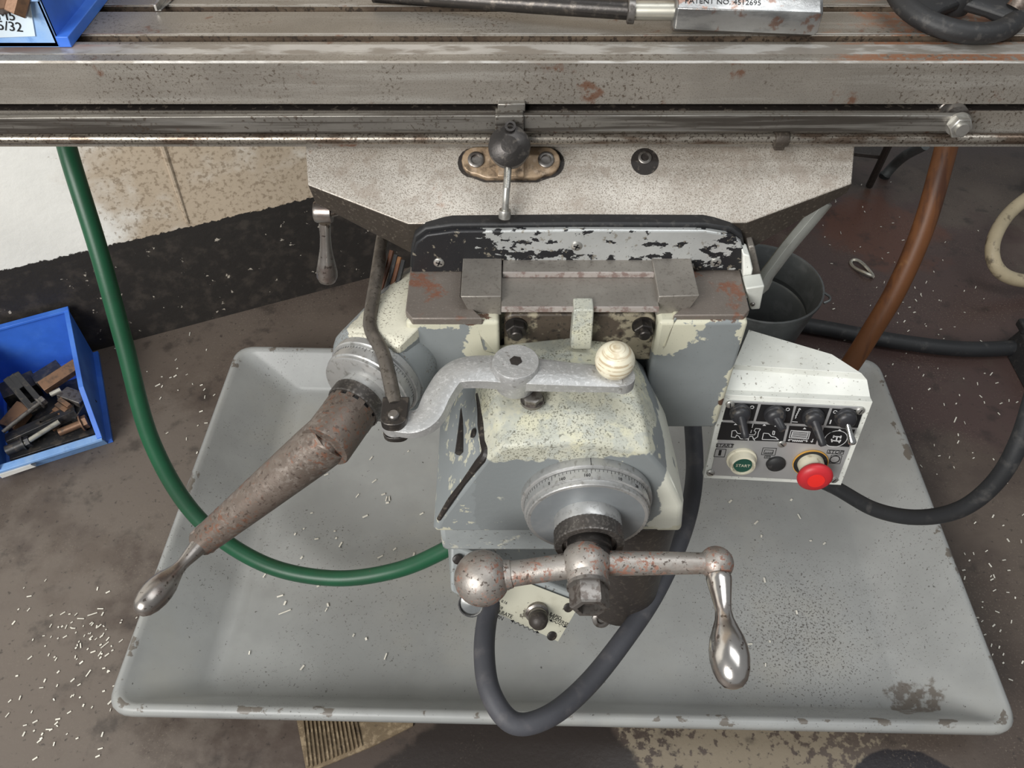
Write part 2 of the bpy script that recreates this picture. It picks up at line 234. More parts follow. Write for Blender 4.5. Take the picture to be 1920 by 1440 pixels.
# ------------------------------------------------------------------ mesh builder
class B:
    def __init__(s): s.v = []; s.f = []; s.m = []
    def add(s, vs, fs, mi=0):
        n = len(s.v); s.v += [V(p) for p in vs]
        for f in fs: s.f.append([i+n for i in f]); s.m.append(mi)
        return s
    def prism(s, poly, ext, mi=0, scale=1.):
        n = len(poly); poly = [V(p) for p in poly]; c = sum(poly, V())/n; ext = V(ext)
        top = [c+(p-c)*scale+ext for p in poly]
        fs = [list(range(n)), list(range(2*n-1, n-1, -1))] + [[i, (i+1) % n, n+(i+1) % n, n+i] for i in range(n)]
        return s.add(poly+top, fs, mi)
    def loft(s, rings, mi=0, cap=True):
        n = len(rings[0]); vs = [p for r in rings for p in r]; fs = []
        for k in range(len(rings)-1):
            for i in range(n): fs.append([k*n+i, k*n+(i+1) % n, (k+1)*n+(i+1) % n, (k+1)*n+i])
        if cap: fs.append(list(range(n))); fs.append([(len(rings)-1)*n+i for i in range(n-1, -1, -1)])
        return s.add(vs, fs, mi)
    def box(s, c, sx, sy, sz, X=(1, 0, 0), Y=(0, 1, 0), Z=(0, 0, 1), mi=0):
        c, X, Y, Z = V(c), V(X)*sx/2, V(Y)*sy/2, V(Z)*sz/2
        r = [[c+a*X+b*Y+k*Z for a, b in ((-1, -1), (1, -1), (1, 1), (-1, 1))] for k in (-1, 1)]
        return s.loft(r, mi)
    def lathe(s, o, axis, prof, seg=32, mi=0, knurl=None, up=None, cap=True):
        o, a = V(o), V(axis).normalized()
        t = V(up) if up else (V((0, 0, 1)) if abs(a.z) < .9 else V((0, 1, 0)))
        u = (t-a*t.dot(a)).normalized(); v = a.cross(u); rings = []
        for j, (r, d) in enumerate(prof):
            ring = []
            for i in range(seg):
                q = 2*math.pi*i/seg; rr = max(r, 1e-5)
                if knurl and knurl[0] <= j <= knurl[1] and (i+j) % 2: rr -= knurl[2]
                ring.append(o+a*d+(u*math.cos(q)+v*math.sin(q))*rr)
            rings.append(ring)
        return s.loft(rings, mi, cap)
    def sphere(s, c, r, mi=0, seg=28, n=14, axis=(0, 0, 1)):
        return s.lathe(c, axis, [(r*math.sin(math.pi*k/n), -r*math.cos(math.pi*k/n)) for k in range(n+1)], seg, mi)
    def tube(s, pts, rad, seg=14, mi=0, sub=8, smooth=True, sq=None):
        pts = [V(p) for p in pts]; n = len(pts); rad = rad if isinstance(rad, (list, tuple)) else [rad]*n
        P, Rr = [], []
        if smooth and n > 2:
            for i in range(n-1):
                p0 = pts[max(i-1, 0)]; p1 = pts[i]; p2 = pts[i+1]; p3 = pts[min(i+2, n-1)]
                for k in range(sub):
                    t = k/sub
                    P.append(.5*((2*p1)+(p2-p0)*t+(2*p0-5*p1+4*p2-p3)*t*t+(3*p1-p0-3*p2+p3)*t**3)); Rr.append(rad[i]*(1-t)+rad[i+1]*t)
            P.append(pts[-1]); Rr.append(rad[-1])
        else: P, Rr = pts, list(rad)
        T = [(P[min(i+1, len(P)-1)]-P[max(i-1, 0)]).normalized() for i in range(len(P))]
        u = T[0].orthogonal().normalized() if sq is None else (V(sq[0])-T[0]*V(sq[0]).dot(T[0])).normalized()
        rings = []
        for i in range(len(P)):
            u = (u-T[i]*u.dot(T[i])).normalized(); v = T[i].cross(u)
            if sq:   # rounded-rectangle section: half sizes along u (height) and v (width), scaled by radius
                hu, hv = sq[1]; k = .62
                sec = [(hu, hv*k), (hu*k, hv), (-hu*k, hv), (-hu, hv*k), (-hu, -hv*k), (-hu*k, -hv), (hu*k, -hv), (hu, -hv*k)]
                rings.append([P[i]+(u*a+v*b)*Rr[i] for a, b in sec])
            else: rings.append([P[i]+(u*math.cos(2*math.pi*k/seg)+v*math.sin(2*math.pi*k/seg))*Rr[i] for k in range(seg)])
        return s.loft(rings, mi)
    def hexa(s, o, axis, r, h, mi=0, hole=0, rot=0.):
        o, a = V(o), V(axis).normalized(); u = a.orthogonal().normalized(); v = a.cross(u)
        def ring(rr, d): return [o+a*d+(u*math.cos(math.pi/3*i+rot)+v*math.sin(math.pi/3*i+rot))*rr for i in range(6)]
        rs = [ring(r, 0), ring(r, h*.9), ring(r*.9, h)]
        if hole: rs += [ring(hole, h), ring(hole, h*.45)]
        return s.loft(rs, mi)
    def build(s, name, mats, parent=None, bevel=0, seg=2, ang=38, smooth=True):
        mats = mats if isinstance(mats, (list, tuple)) else [mats]
        lo = V([min(p[i] for p in s.v) for i in range(3)]); hi = V([max(p[i] for p in s.v) for i in range(3)]); c = (lo+hi)/2
        if parent is None: c = V((c.x, c.y, lo.z))
        me = bpy.data.meshes.new(name); me.from_pydata([p-c for p in s.v], [], s.f)
        for m in mats: me.materials.append(m)
        for p, mi in zip(me.polygons, s.m): p.material_index = mi
        bm = bmesh.new(); bm.from_mesh(me); bmesh.ops.remove_doubles(bm, verts=bm.verts, dist=2e-6)
        bmesh.ops.recalc_face_normals(bm, faces=bm.faces); bm.to_mesh(me); bm.free()
        if smooth:
            me.shade_smooth(); me.set_sharp_from_angle(angle=math.radians(ang))
        o = bpy.data.objects.new(name, me); C.objects.link(o)
        place(o, c, parent)
        if bevel:
            b = o.modifiers.new('bevel', 'BEVEL'); b.width = bevel; b.segments = seg; b.limit_method = 'ANGLE'; b.angle_limit = math.radians(32); b.harden_normals = False
        return o
WL = {}
def place(o, c, parent):
    WL[o.name] = V(c)
    if parent: o.parent = parent; o.location = V(c)-WL[parent.name]
    else: o.location = c
def thing(name, label, cat, loc, group=None):
    o = bpy.data.objects.new(name, None); C.objects.link(o); o.empty_display_size = .05; place(o, V(loc), None); return tag(o, label, cat, group)
def tag(o, label=None, cat=None, group=None, kind=None):
    if label: o['label'] = label
    if cat: o['category'] = cat
    if group: o['group'] = group
    if kind: o['kind'] = kind
    return o
def text(body, size, o, X, Y, mat, parent, name='lettering', ext=.0002, align='CENTER', shear=0.):
    cu = bpy.data.curves.new(name, 'FONT'); cu.body = body; cu.size = size; cu.extrude = ext; cu.align_x = align; cu.align_y = 'CENTER'; cu.shear = shear; cu.resolution_u = 3
    t = bpy.data.objects.new('tmp', cu); C.objects.link(t); bpy.context.view_layer.update()
    me = bpy.data.meshes.new_from_object(t.evaluated_get(bpy.context.evaluated_depsgraph_get())); bpy.data.objects.remove(t)
    X = V(X).normalized(); Y = V(Y); Y = (Y-X*Y.dot(X)).normalized(); Z = X.cross(Y)
    mw = Matrix((X, Y, Z)).transposed()
    for v in me.vertices: v.co = mw @ v.co
    me.materials.clear(); me.materials.append(mat); me.name = name
    ob = bpy.data.objects.new(name, me); C.objects.link(ob); place(ob, V(o), parent); return ob
def rpoly(pts, r, n=5):
    """round the corners of a closed 3-D polygon"""
    out = []; pts = [V(p) for p in pts]; k = len(pts)
    for i in range(k):
        p = pts[i]; a = pts[i-1]-p; b = pts[(i+1) % k]-p; ri = r[i] if isinstance(r, (list, tuple)) else r
        q = min(ri, a.length*.49, b.length*.49)
        if q < 1e-6: out.append(p); continue
        A = p+a.normalized()*q; Bq = p+b.normalized()*q
        for j in range(n+1):
            t = j/n; out.append(A*(1-t)**2+p*2*t*(1-t)+Bq*t*t)
    return out
def line2(b, p, q, wd, n, h=.0003, mi=0):
    """a printed stroke on a plane of normal n"""
    p, q = V(p), V(q); d = (q-p).normalized(); sd = n.cross(d).normalized()*wd/2
    b.prism([p-sd, q-sd, q+sd, p+sd], n*h, mi)
def ringstroke(b, c, r0, r1, X, Y, n, h=.0003, seg=28, mi=0):
    for i in range(seg):
        a, e = 2*math.pi*i/seg, 2*math.pi*(i+1)/seg
        f = lambda t, r: V(c)+V(X)*math.cos(t)*r+V(Y)*math.sin(t)*r
        b.prism([f(a, r0), f(e, r0), f(e, r1), f(a, r1)], n*h, mi)
ZU = V((0, 0, 1))
# ================================================================== SETTING
b = B(); b.box((0, 1.4, -.05), 9, 9, .1)
tag(b.build('floor', m_floor, smooth=False), kind='structure', label='oil-stained dark brown workshop floor')
P0 = onZ(180, 657, 0); P1 = onZ(640, 535, 0); wd = (P1-P0).normalized(); wn = V((wd.y, -wd.x, 0))
def onWall(x, y): return onPl(x, y, P0, wn)
dz = (onWall(60, 487).z+onWall(300, 440).z+onWall(560, 380).z)/3
m_wall = M('limewashed_wall', (.86, .85, .80), .8, 0, [
    dict(c=(.46, .36, .25), s=7, lo=.66, hi=.98, grad=[(0, -1.04, -.72, .50)], a=.9),
    dict(c=(.24, .18, .12), s=110, lo=.92, hi=1.06, grad=[(0, -1.05, -.80, .42)], a=.7),
    dict(c=(.022, .019, .017), s=70, lo=2.46, hi=2.56, grad=[(2, dz+.06, dz-.06, 4.)], r=.6),
    dict(c=(.052, .043, .036), s=30, lo=1.05, hi=1.30, grad=[(2, dz, dz-.02, .6)], a=.9),
    dict(c=(.50, .45, .38), s=55, lo=1.27, hi=1.29, grad=[(2, dz, dz-.02, .6)], a=.9)], bump=1., bscale=60, vscale=5, var=.05)
b = B(); A = P0-wd*2.6; E = P0+wd*2.05
b.prism([A, E, E-wn*.2, A-wn*.2], ZU*2.6)
wl = tag(b.build('wall_left', m_wall, smooth=False), kind='structure', label='white limewashed wall with a dirty black painted dado')
pa, pb = onWall(308, 285), onWall(352, 418); d = (pb-pa)
b = B(); b.tube([pa-d*2, pa, pb], [.006, .006, .004], 8, smooth=False)
b.build('plaster_ridge', m_wall, wl)
# ================================================================== CHIP TRAY
rim = [onZ(195, 1335, .10), onZ(1915, 1372, .10), onZ(1645, 672, .10), onZ(445, 648, .10)]
cen = sum(rim, V())/4
def inset(d, z, r):
    out = []
    for i in range(4):
        p = rim[i]; a = (rim[i-1]-p).normalized(); c2 = (rim[(i+1) % 4]-p).normalized()
        k_ = .5 if d > .05 else 1.; q = p+a*d*(k_ if abs(a.y) > abs(a.x) else 1.)+c2*d*(k_ if abs(c2.y) > abs(c2.x) else 1.); out.append(V((q.x, q.y, z)))
    return rpoly(out, r, 6)
b = B()
b.loft([inset(.135, .0, .03), inset(.115, .0, .03), inset(.012, .080, .035), inset(.003, .079, .04), inset(-.001, .084, .04), inset(-.001, .096, .04), inset(.004, .102, .04), inset(.011, .102, .035), inset(.017, .097, .03),
        inset(.108, .030, .03), inset(.118, .024, .03), inset(.132, .021, .02)])
tag(b.build('chip_tray', m_tray, ang=50), 'wide grey painted steel chip tray with sloping sides under the machine', 'tray')
# ================================================================== MILLING MACHINE
mill = thing('milling_machine', 'grey and cream painted milling machine with slotted steel table, dials and cranks', 'milling machine', (.065, .9, .02))
# column and base, hidden behind the knee, that carry it
b = B(); b.prism([(-.10, .96, .022), (.22, .96, .022), (.22, 1.045, .022), (-.10, 1.045, .022)], ZU*.86)
b.build('column', m_gear, mill, bevel=.01)
# ---- table
ZT = 1.01; YF = .700
zy = lambda y, Y=YF: onY(960, y, Y).z
Yt = lambda y: onZ(960, y, ZT).y
zl = ZT-.002
prof = [(YF, zy(195)), (YF, zl-.0012), (YF+.0012, zl), (Yt(99)-.001, zl), (Yt(97), zl+.0004), (Yt(84), ZT), (Yt(77.5)-.0012, ZT), (Yt(77.5), ZT-.0012)]
y0 = Yt(77.5)
for i in range(4):                                   # T-slots
    ya = y0+i*.0635; yb = ya+.0135
    if i: prof += [(ya-.0012, ZT), (ya, ZT-.0012)]
    prof += [(ya, ZT-.016), (ya-.006, ZT-.016), (ya-.006, ZT-.028), (yb+.006, ZT-.028), (yb+.006, ZT-.016), (yb, ZT-.016), (yb, ZT-.0012), (yb+.0012, ZT)]
prof += [(.985, ZT), (.985, .93), (.75, .93), (.75, zy(283)), (YF+.008, zy(283)), (YF+.004, zy(279)), (YF+.004, zy(211)), (YF+.022, zy(210)), (YF+.022, zy(196)), (YF+.002, zy(196))]
b = B(); x0, x1 = -.74, .86
b.prism([(x0, y, z) for y, z in prof], (x1-x0, 0, 0))
table = b.build('table', m_table, mill, ang=20); table['label'] = 'long steel work table with T-slots'
for q in [[(ya+.0003, ZT+.0003), (ya+.0018, ZT+.0005), (ya+.0030, ZT+.0002), (ya+.0018, ZT-.001)] for ya in (y0+.0135, y0+.0635+.0135)]+[
        [(Yt(98), zl+.0005), (Yt(84), ZT+.0003), (Yt(84), ZT-.001), (Yt(98), zl-.001)], [(YF-.0003, zl-.0014), (YF+.0012, zl+.0003), (YF+.002, zl-.001), (YF+.001, zl-.002)]]:
    b = B(); b.prism([(x0, y, z) for y, z in q], (x1-x0, 0, 0)); b.build('worn_edge', m_tabletop_edge, table)
b = B(); b.prism([(x0, YF+.003, zy(211)+.0003), (x0, YF+.0215, zy(211)+.0003), (x0, YF+.0215, zy(197)), (x0, YF+.0205, zy(197)), (x0, YF+.0205, zy(211)+.0015), (x0, YF+.003, zy(211)+.0012)], (x1-x0, 0, 0)); b.build('oily_shade_strip', m_sealant, table)  # oily grime strip; the groove's shade is put into its black
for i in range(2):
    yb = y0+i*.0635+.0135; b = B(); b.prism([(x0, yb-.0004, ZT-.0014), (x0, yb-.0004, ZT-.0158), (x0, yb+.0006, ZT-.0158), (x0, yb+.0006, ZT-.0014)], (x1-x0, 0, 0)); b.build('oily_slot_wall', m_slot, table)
# stop rail along the front
Yr = .686
zr1, zr0 = zy(217, Yr), zy(247, Yr); xr = onY(1808, 232, Yr).x
pts = []
for k in range(13):
    x = x0+(xr-x0)*k/12; bow = .0030*max(0, (-x-.05)/.5)**1.5
    pts.append((x, bow))
b = B(); b.loft([[V((x, Yr, zr0-q)), V((x, Yr+.006, zr0-q)), V((x, Yr+.006, zr1-q)), V((x, Yr, zr1-q))] for x, q in pts])
rail = b.build('stop_rail', m_rail, table, bevel=.0006)
bc = onY(1795, 235, Yr); zc = (zr0+zr1)/2
b = B(); b.lathe((bc.x, YF+.024, zc+.001), (0, -1, 0), [(0, 0), (.0135, 0), (.0135, .018), (.0125, .019), (.0125, .030), (0, .030)], 28)
b.build('rail_spacer', m_bolt, table)
b = B(); b.lathe((bc.x, Yr, zc), (0, -1, 0), [(0, -.001), (.0115, -.001), (.0115, .0015), (0, .0015)]); b.hexa((bc.x, Yr-.001, zc), (0, -1, 0), .0108, .008, rot=.3); b.lathe((bc.x, Yr-.008, zc), (0, -1, 0), [(0, 0), (.0065, 0), (.006, .004), (0, .004)])
b.build('rail_bolt', m_zinc, table)
b = B(); zrod = zy(260, .693); b.tube([(x0, .693, zrod), (x1, .693, zrod)], .0053, 16, smooth=False)
b.build('edge_rod', m_rod, table)
xc = onY(1464, 268, .69).x
b = B(); b.lathe((xc-.007, .693, zrod), (1, 0, 0), [(.0, 0), (.0075, 0), (.008, .002), (.008, .012), (.0075, .014), (0, .014)]); b.box((xc, .694, zrod-.007), .010, .010, .008)
b.build('rod_clip', m_dark_iron, table, bevel=.001)
# stop dog with its conical knob and hanging screw
kc = onY(955, 274, .668); kax = V((0, -math.cos(.72), math.sin(.72)))
b = B(); xk = kc.x
b.prism(rpoly([(xk-.0135, Yr-.004, zr0-.004), (xk+.0135, Yr-.004, zr0-.004), (xk+.0135, Yr-.004, zr1+.002), (xk-.0135, Yr-.004, zr1+.002)], .002), (0, .016, 0))
b.box((xk+.002, Yr+.013, zr1+.003), .026, .012, .010)
dog = b.build('stop_dog', m_rail, table, bevel=.001)
b = B()
b.lathe(kc-kax*.016, kax, [(0, 0), (.0175, 0), (.0198, .004), (.0203, .012), (.0195, .0175), (.0085, .0245), (.0075, .0246), (0, .0246)], 40)
b.lathe(onY(957, 236, .674)-V((0, 0, .001)), V((0, -.6, .8)), [(.0052, 0), (.0052, .0022), (.003, .0022), (.003, 0)], 20, cap=False)
b.build('stop_knob', m_black_steel, dog)
s0 = onY(953, 308, .659); s1 = onY(946, 408, .648)
sd = (s1-s0).normalized(); ln = (s1-s0).length
b = B(); pr = [(0, 0)]
n = 22
for k in range(n): pr += [(.0037, ln*.42*k/n), (.0032, ln*.42*(k+.5)/n)]
pr += [(.0036, ln*.42), (.0036, ln-.0085), (.0058, ln-.0083), (.0062, ln-.007), (.0062, ln), (.0035, ln), (.0035, ln-.004), (0, ln-.004)]
b.lathe(s0, sd, pr, 20); b.build('hanging_screw', m_zinc, dog)
# ---- saddle: sloping scraped face with dark edges
sa = onY(573, 272, .722); sb = onY(765, 420, .655)
sn = V((0, -(sa.z-sb.z), (sa.y-sb.y))).normalized()
sp = V((0, .655, onY(960, 420, .655).z)); sn = V((0, -(onY(960, 272, .722).z-sp.z), .722-.655)).normalized()
face = [(572, 262), (577, 347), (765, 420), (1400, 418), (1597, 345), (1604, 262)]
fp = [onPl(x, y, sp, sn) for x, y in face]
low = [onY(592, 382, fp[1].y+.004), onY(769, 474, fp[2].y+.006), onY(1402, 470, fp[3].y+.006), onY(1588, 362, fp[4].y+.004)]
bk = [V((fp[0].x, .80, fp[0].z)), V((fp[5].x, .80, fp[5].z)), V((fp[0].x, .80, low[0].z)), V((fp[5].x, .80, low[3].z))]
vs = fp+low+bk+[V((fp[2].x+.01, .80, low[1].z)), V((fp[3].x-.01, .80, low[2].z))]
b = B(); b.add(vs, [[0, 1, 2, 3, 4, 5]], 0)
b.add(vs, [[1, 6, 7, 2], [2, 7, 8, 3], [3, 8, 9, 4], [0, 5, 11, 10], [0, 10, 12, 6, 1], [5, 4, 9, 13, 11], [6, 12, 14, 7], [9, 8, 15, 13], [7, 14, 15, 8], [10, 11, 13, 15, 14, 12]], 1)
saddle = b.build('saddle', [m_saddle, m_dark_iron], mill, ang=15, bevel=.0012)  # pale iron on the sloping face, darker iron on all others
b = B(); b.prism([(fp[0].x+.05, .79, .80), (fp[5].x-.05, .79, .80), (fp[5].x-.05, .985, .80), (fp[0].x+.05, .985, .80)], ZU*.125)
b.build('saddle_body', m_dark_iron, saddle)
SX = V((1, 0, 0)); SY = sn.cross(SX).normalized()
if SY.z < 0: SY = -SY
SP = lambda x, y, h=0: onPl(x, y, sp, sn)+sn*h
# bronze pointer bracket on the saddle face
c1, c2 = SP(893, 306), SP(1023, 306); mid = (c1+c2)/2
rr = .0145
out = []
for k in range(9): a = math.pi/2+math.pi*k/8; out.append(c1+SX*math.cos(a)*rr+SY*math.sin(a)*rr)
out += [mid-SX*.025-SY*.0185, mid+SX*.025-SY*.0185]
for k in range(9): a = -math.pi/2+math.pi*k/8; out.append(c2+SX*math.cos(a)*rr+SY*math.sin(a)*rr)
b = B(); b.prism(out, sn*.008)
b.prism(rpoly([mid-SX*.0135-SY*.0185, mid+SX*.0135-SY*.0185, mid+SX*.0135+SY*.014, mid-SX*.0135+SY*.014], .002), sn*.0125)
br = b.build('pointer_bracket', m_brass, saddle, bevel=.0012)
rim_mesh = B(); go = [mid+(p-mid)*1.09 for p in out]; rim_mesh.prism(go, sn*.0012); rim_mesh.build('dark_rim', m_sealant, saddle)  # thin dark plate, slightly wider than the bracket outline
def capscrew(p, ax, r, h, parent, mat=m_black_steel, name='cap_screw'):
    b = B(); b.lathe(V(p)-V(ax)*.001, ax, [(0, 0), (r, 0), (r, h*.85), (r*.9, h), (r*.62, h), (r*.58, h*.35), (0, h*.35)], 24)
    return b.build(name, mat, parent)
for c in (c1, c2): capscrew(c+sn*.008, sn, .0082, .004, br, m_bolt)
# counterbored saddle bolt
pc = SP(1209, 303); b = B()
b.lathe(pc-sn*.0004, sn, [(0, 0), (.0142, 0), (.0142, .0006), (0, .0006)], 30)
cb = b.build('counterbore', m_sealant, saddle)
capscrew(pc+SY*.004, sn, .0068, .003, cb, m_bolt)
# ---- wiper plate on the saddle front
Yw = .640
wo = [(771, 511), (773, 478), (780, 456), (800, 441), (850, 434), (1080, 432), (1320, 433), (1370, 441), (1390, 455), (1397, 480), (1391, 508)]
wp = [onY(x, y, Yw) for x, y in wo]
b = B(); b.prism(wp, (0, .007, 0)); wiper = b.build('wiper_plate', m_wiper, saddle, bevel=.002, seg=3)
wc = sum(wp, V())/len(wp)
b = B(); b.prism([V((wc.x+(p.x-wc.x)*1.012, Yw+.007, p.z+(.0035 if p.z > wc.z else 0))) for p in wp], (0, .016, 0)); b.build('rubber_wiper', m_rubber, saddle, bevel=.002)
def crosshead(p, ax, r, parent, mat=m_zinc, h=.0025, slot=True, cross=True, rot=.4):
    ax = V(ax).normalized(); b = B(); b.lathe(V(p)-ax*.0005, ax, [(0, 0), (r, 0), (r*.96, h*.6), (r*.7, h), (0, h)], 24)
    o = b.build('screw', [mat], parent); u = ax.orthogonal().normalized(); v = ax.cross(u)
    X = u*math.cos(rot)+v*math.sin(rot); Y = ax.cross(X); s = B()
    s.box(V(p)+ax*(h-.0006), r*1.2, r*.24, .0006, X, Y, ax)
    if cross: s.box(V(p)+ax*(h-.0006), r*.24, r*1.2, .0006, X, Y, ax)
    s.build('screw_slot', m_ink, o); return o
for x, y in ((823, 492), (1081, 461), (1342, 491)): crosshead(onY(x, y, Yw), (0, -1, 0), .0058, wiper)
# ---- knee
ZK = onY(960, 510, Yw).z
YK = onZ(960, 596, ZK).y
kx0, kx1 = onZ(760, 590, ZK).x, onZ(1405, 590, ZK).x
ci0, ci1 = onZ(936, 590, ZK).x, onZ(1236, 590, ZK).x
zkb = onY(1347, 802, YK).z
plan = [(kx0, YK), (ci0, YK), (ci0, YK+.028), (ci1, YK+.028), (ci1, YK), (kx1, YK), (kx1, .98), (kx0, .98)]
b = B(); b.prism([(x, y, zkb) for x, y in plan], ZU*(ZK-.006-zkb))
knee = b.build('knee', m_knee, mill, bevel=.004, seg=3)
zb = ZK-.008
for pl in ([(768, 500), (760, 583), (772, 597), (905, 597), (864, 556), (868, 500)], [(1392, 500), (1406, 580), (1396, 591), (1262, 591), (1308, 556), (1300, 500)]):
    b = B(); pp = [onZ(x, y, ZK) for x, y in pl]
    pp[0].y = pp[-1].y = .8
    b.prism(pp, (0, 0, -.009)); b.build('way_flat', m_wayrust, knee, bevel=.0012)
zr = ZK+.018
for pl in ([(868, 474), (943, 474), (940, 556), (863, 556)], [(1226, 474), (1303, 474), (1312, 554), (1235, 556)]):
    pp = [onZ(x, y, zr) for x, y in pl]; pp[0].y = pp[1].y = .8
    if pp[0].x > .1: pp[0].x, pp[1].x = pp[3].x, pp[2].x
    else: pp[0].x, pp[1].x = pp[3].x, pp[2].x
    cx = sum(p.x for p in pp)/4; inn = -1 if cx < .06 else 1
    lo_ = [V((p.x-(inn*.009 if abs(p.x-.0646) > abs(cx-.0646) else 0), p.y+(.001 if p.y < .7 else 0), ZK-.008)) for p in pp]
    b = B(); b.loft([pp, lo_]); b.build('dovetail_way', m_way, knee, bevel=.0010)
# cream cast ends below the dovetails
for top, bot in (([(878, 566), (912, 561), (936, 563)], [(893, 602), (906, 660), (937, 668)]), ([(1238, 563), (1268, 560), (1296, 565)], [(1236, 668), (1250, 650), (1266, 600)])):
    a_ = [onY(x, y, .606) for x, y in top]; c_ = [onY(x, y, YK-.0015) for x, y in bot]
    if top[0][0] < 1000: ring = [a_[0], a_[1], a_[2], c_[2], c_[1], c_[0]]
    else: ring = [a_[0], a_[1], a_[2], c_[2], c_[1], c_[0]]
    b = B(); b.prism(ring, (0, .035, -.004)); b.build('cast_web', m_web, knee, bevel=.003)
# telescopic way covers
for (ya, yb, xl0, xr0, xl1, xr1, z) in ((470, 512, 943, 1226, 943, 1229, zr-.002), (505, 577, 941, 1228, 940, 1236, zr-.008)):
    pp = [onZ(xl1, yb, z), onZ(xr1, yb, z), onZ(xr0, ya, z), onZ(xl0, ya, z)]
    pp[2] = V((pp[1].x, .79, z)); pp[3] = V((pp[0].x, .79, z))
    b = B(); b.prism(pp, (0, 0, -.0035)); cv = b.build('way_cover', m_way, knee, bevel=.0005)
    p, q = pp[0], pp[1]; b = B(); b.prism([p+V((0, -.0004, .0002)), q+V((0, -.0004, .0002)), q+V((0, -.0004, -.0055)), p+V((0, -.0004, -.0055))], (0, .0022, 0)); b.build('bright_lip', m_wayedge, cv)
# bearing flange between the cheeks
Yf = YK+.012
pl = rpoly([onY(945, 675, Yf), onY(945, 590, Yf), onY(1230, 590, Yf), onY(1230, 675, Yf)], [0, .012, .012, 0])
b = B(); b.prism(pl, (0, .014, 0)); flange = b.build('bearing_flange', m_flange, knee, bevel=.002)
pl = [onY(952, 600, Yf), onY(1066, 592, Yf), onY(1066, 602, Yf), onY(962, 604, Yf), onY(952, 618, Yf)]
for x, y in ((968, 626), (1208, 625)):
    p = onY(x, y, Yf-.012); b = B(); b.lathe((p.x, Yf, p.z), (0, -1, 0), [(0, 0), (.0115, 0), (.0115, .002), (0, .002)]); b.hexa((p.x, Yf-.002, p.z), (0, -1, 0), .0105, .009); b.lathe((p.x, Yf-.010, p.z), (0, -1, 0), [(0, 0), (.006, 0), (.006, .006), (.005, .007), (0, .007)])
    b.build('flange_nut', m_black_steel, flange)
b = B(); p0, p1 = onY(1076, 576, Yf-.012), onY(1106, 645, Yf-.012)
b.prism(rpoly([V((p0.x, Yf-.016, p0.z)), V((p1.x, Yf-.016, p0.z)), V((p1.x+.001, Yf-.020, p1.z)), V((p0.x-.001, Yf-.020, p1.z))], .002), (0, .018, 0)); b.build('web', m_house, flange, bevel=.003)
# ---- cross-feed bracket (the big cast nose)
YN = .455
rings = []
def sec(Y, pts): return [V((x, Y, z)) for x, z in pts]
front = [(-.0865, .598), (-.080, .622), (-.0265, .735), (-.010, .754), (.06, .764), (.130, .748), (.152, .715), (.180, .650), (.186, .598)]
mid_ = [(-.0865, .598), (-.081, .632), (-.032, .738), (-.016, .757), (.06, .769), (.125, .758), (.150, .722), (.178, .655), (.186, .598)]
back = [(-.0865, .598), (-.082, .645), (-.042, .738), (-.026, .757), (.06, .770), (.112, .762), (.140, .728), (.172, .660), (.186, .598)]
f0 = [(.05+(x-.05)*.97, .68+(z-.68)*.965) for x, z in front]
b = B(); b.loft([sec(YN, f0), sec(YN+.006, front), sec(.51, mid_), sec(YK+.014, back)])
nose = b.build('feed_bracket', m_house, mill, bevel=.005, seg=3, ang=28); nose['label'] = 'cream and grey cast bracket with chipped paint'
# black sealant seam between chamfer and top
seam = [V((front[1][0]+.002, YN+.0025, front[1][1])), V((-.064, YN+.0025, .657)), V((-.049, YN+.0035, .688)), V((-.034, YN+.0035, .720)), V((front[2][0]+.001, YN+.007, front[2][1]-.0015)), V((-.0280, .475, .7345)), V((-.0300, .495, .7352)), V((-.0320, .515, .7362)), V((-.036, .535, .737))]
b = B(); b.tube(seam, [.0026, .0036, .0030, .0042, .0050, .0036, .0046, .0034, .0014], 8); b.build('sealant_seam', m_sealant, nose)
# slot with a row of dark studs on the chamfer
ca, cb2 = V((-.043, .565, .733)), V((-.052, .487, .690))
b = B()
b.tube([onPl(862, 850, V((-.056, .50, .687)), V((-.905, 0, .425))), onPl(868, 800, V((-.056, .50, .687)), V((-.905, 0, .425))), onPl(872, 752, V((-.056, .50, .687)), V((-.905, 0, .425)))], [.0052, .0048, .0042], 8)
b.build('oil_groove', m_sealant, nose)
p = onPl(887, 812, V((-.056, .50, .687)), V((-.905, 0, .425)))
b = B(); b.lathe(p, (-.905, 0, .425), [(0, -.001), (.005, -.001), (.005, .0008), (0, .0008)], 16); b.build('plugged_hole', m_sealant, nose)
p = onZ(998, 750, .769); b = B(); b.lathe(p-ZU*.002, ZU, [(0, 0), (.0115, 0), (.0115, .003), (0, .003)]); b.hexa(p+ZU*.001, ZU, .0105, .007); b.build('top_bolt', m_bolt, nose)
# ---- cross-feed dial and crank
ax = V((0, -1, 0)); AX, AZ = .0755, .670
def DO(t): return V((AX, YN-t, AZ))
b = B(); b.lathe(DO(-.001), ax, [(0, 0), (.0655, 0), (.0665, .002), (.0665, .010), (.0650, .011), (.0640, .011), (.0640, .012), (0, .012)], 72)
dial = b.build('cross_feed_dial', m_dial, mill, ang=30)
b = B(); b.lathe(DO(.0115), ax, [(0, 0), (.0632, 0), (.0632, .0095), (.0612, .0105)], 72, 0)
b.lathe(DO(.0222), ax, [(.0612, 0), (.0615, .0004), (.0615, .0046), (.0600, .0055), (.0595, .0055)], 144, 0, knurl=(1, 2, .0008))
b.build('graduated_ring', m_dial, dial, ang=30)
b = B(); b.lathe(DO(.0270), ax, [(0, 0), (.0597, 0), (.0597, .0006), (.0570, .0007), (.0335, .0012), (.0335, .0000)], 72); b.build('dial_face', m_dialgrey, dial)
b = B()
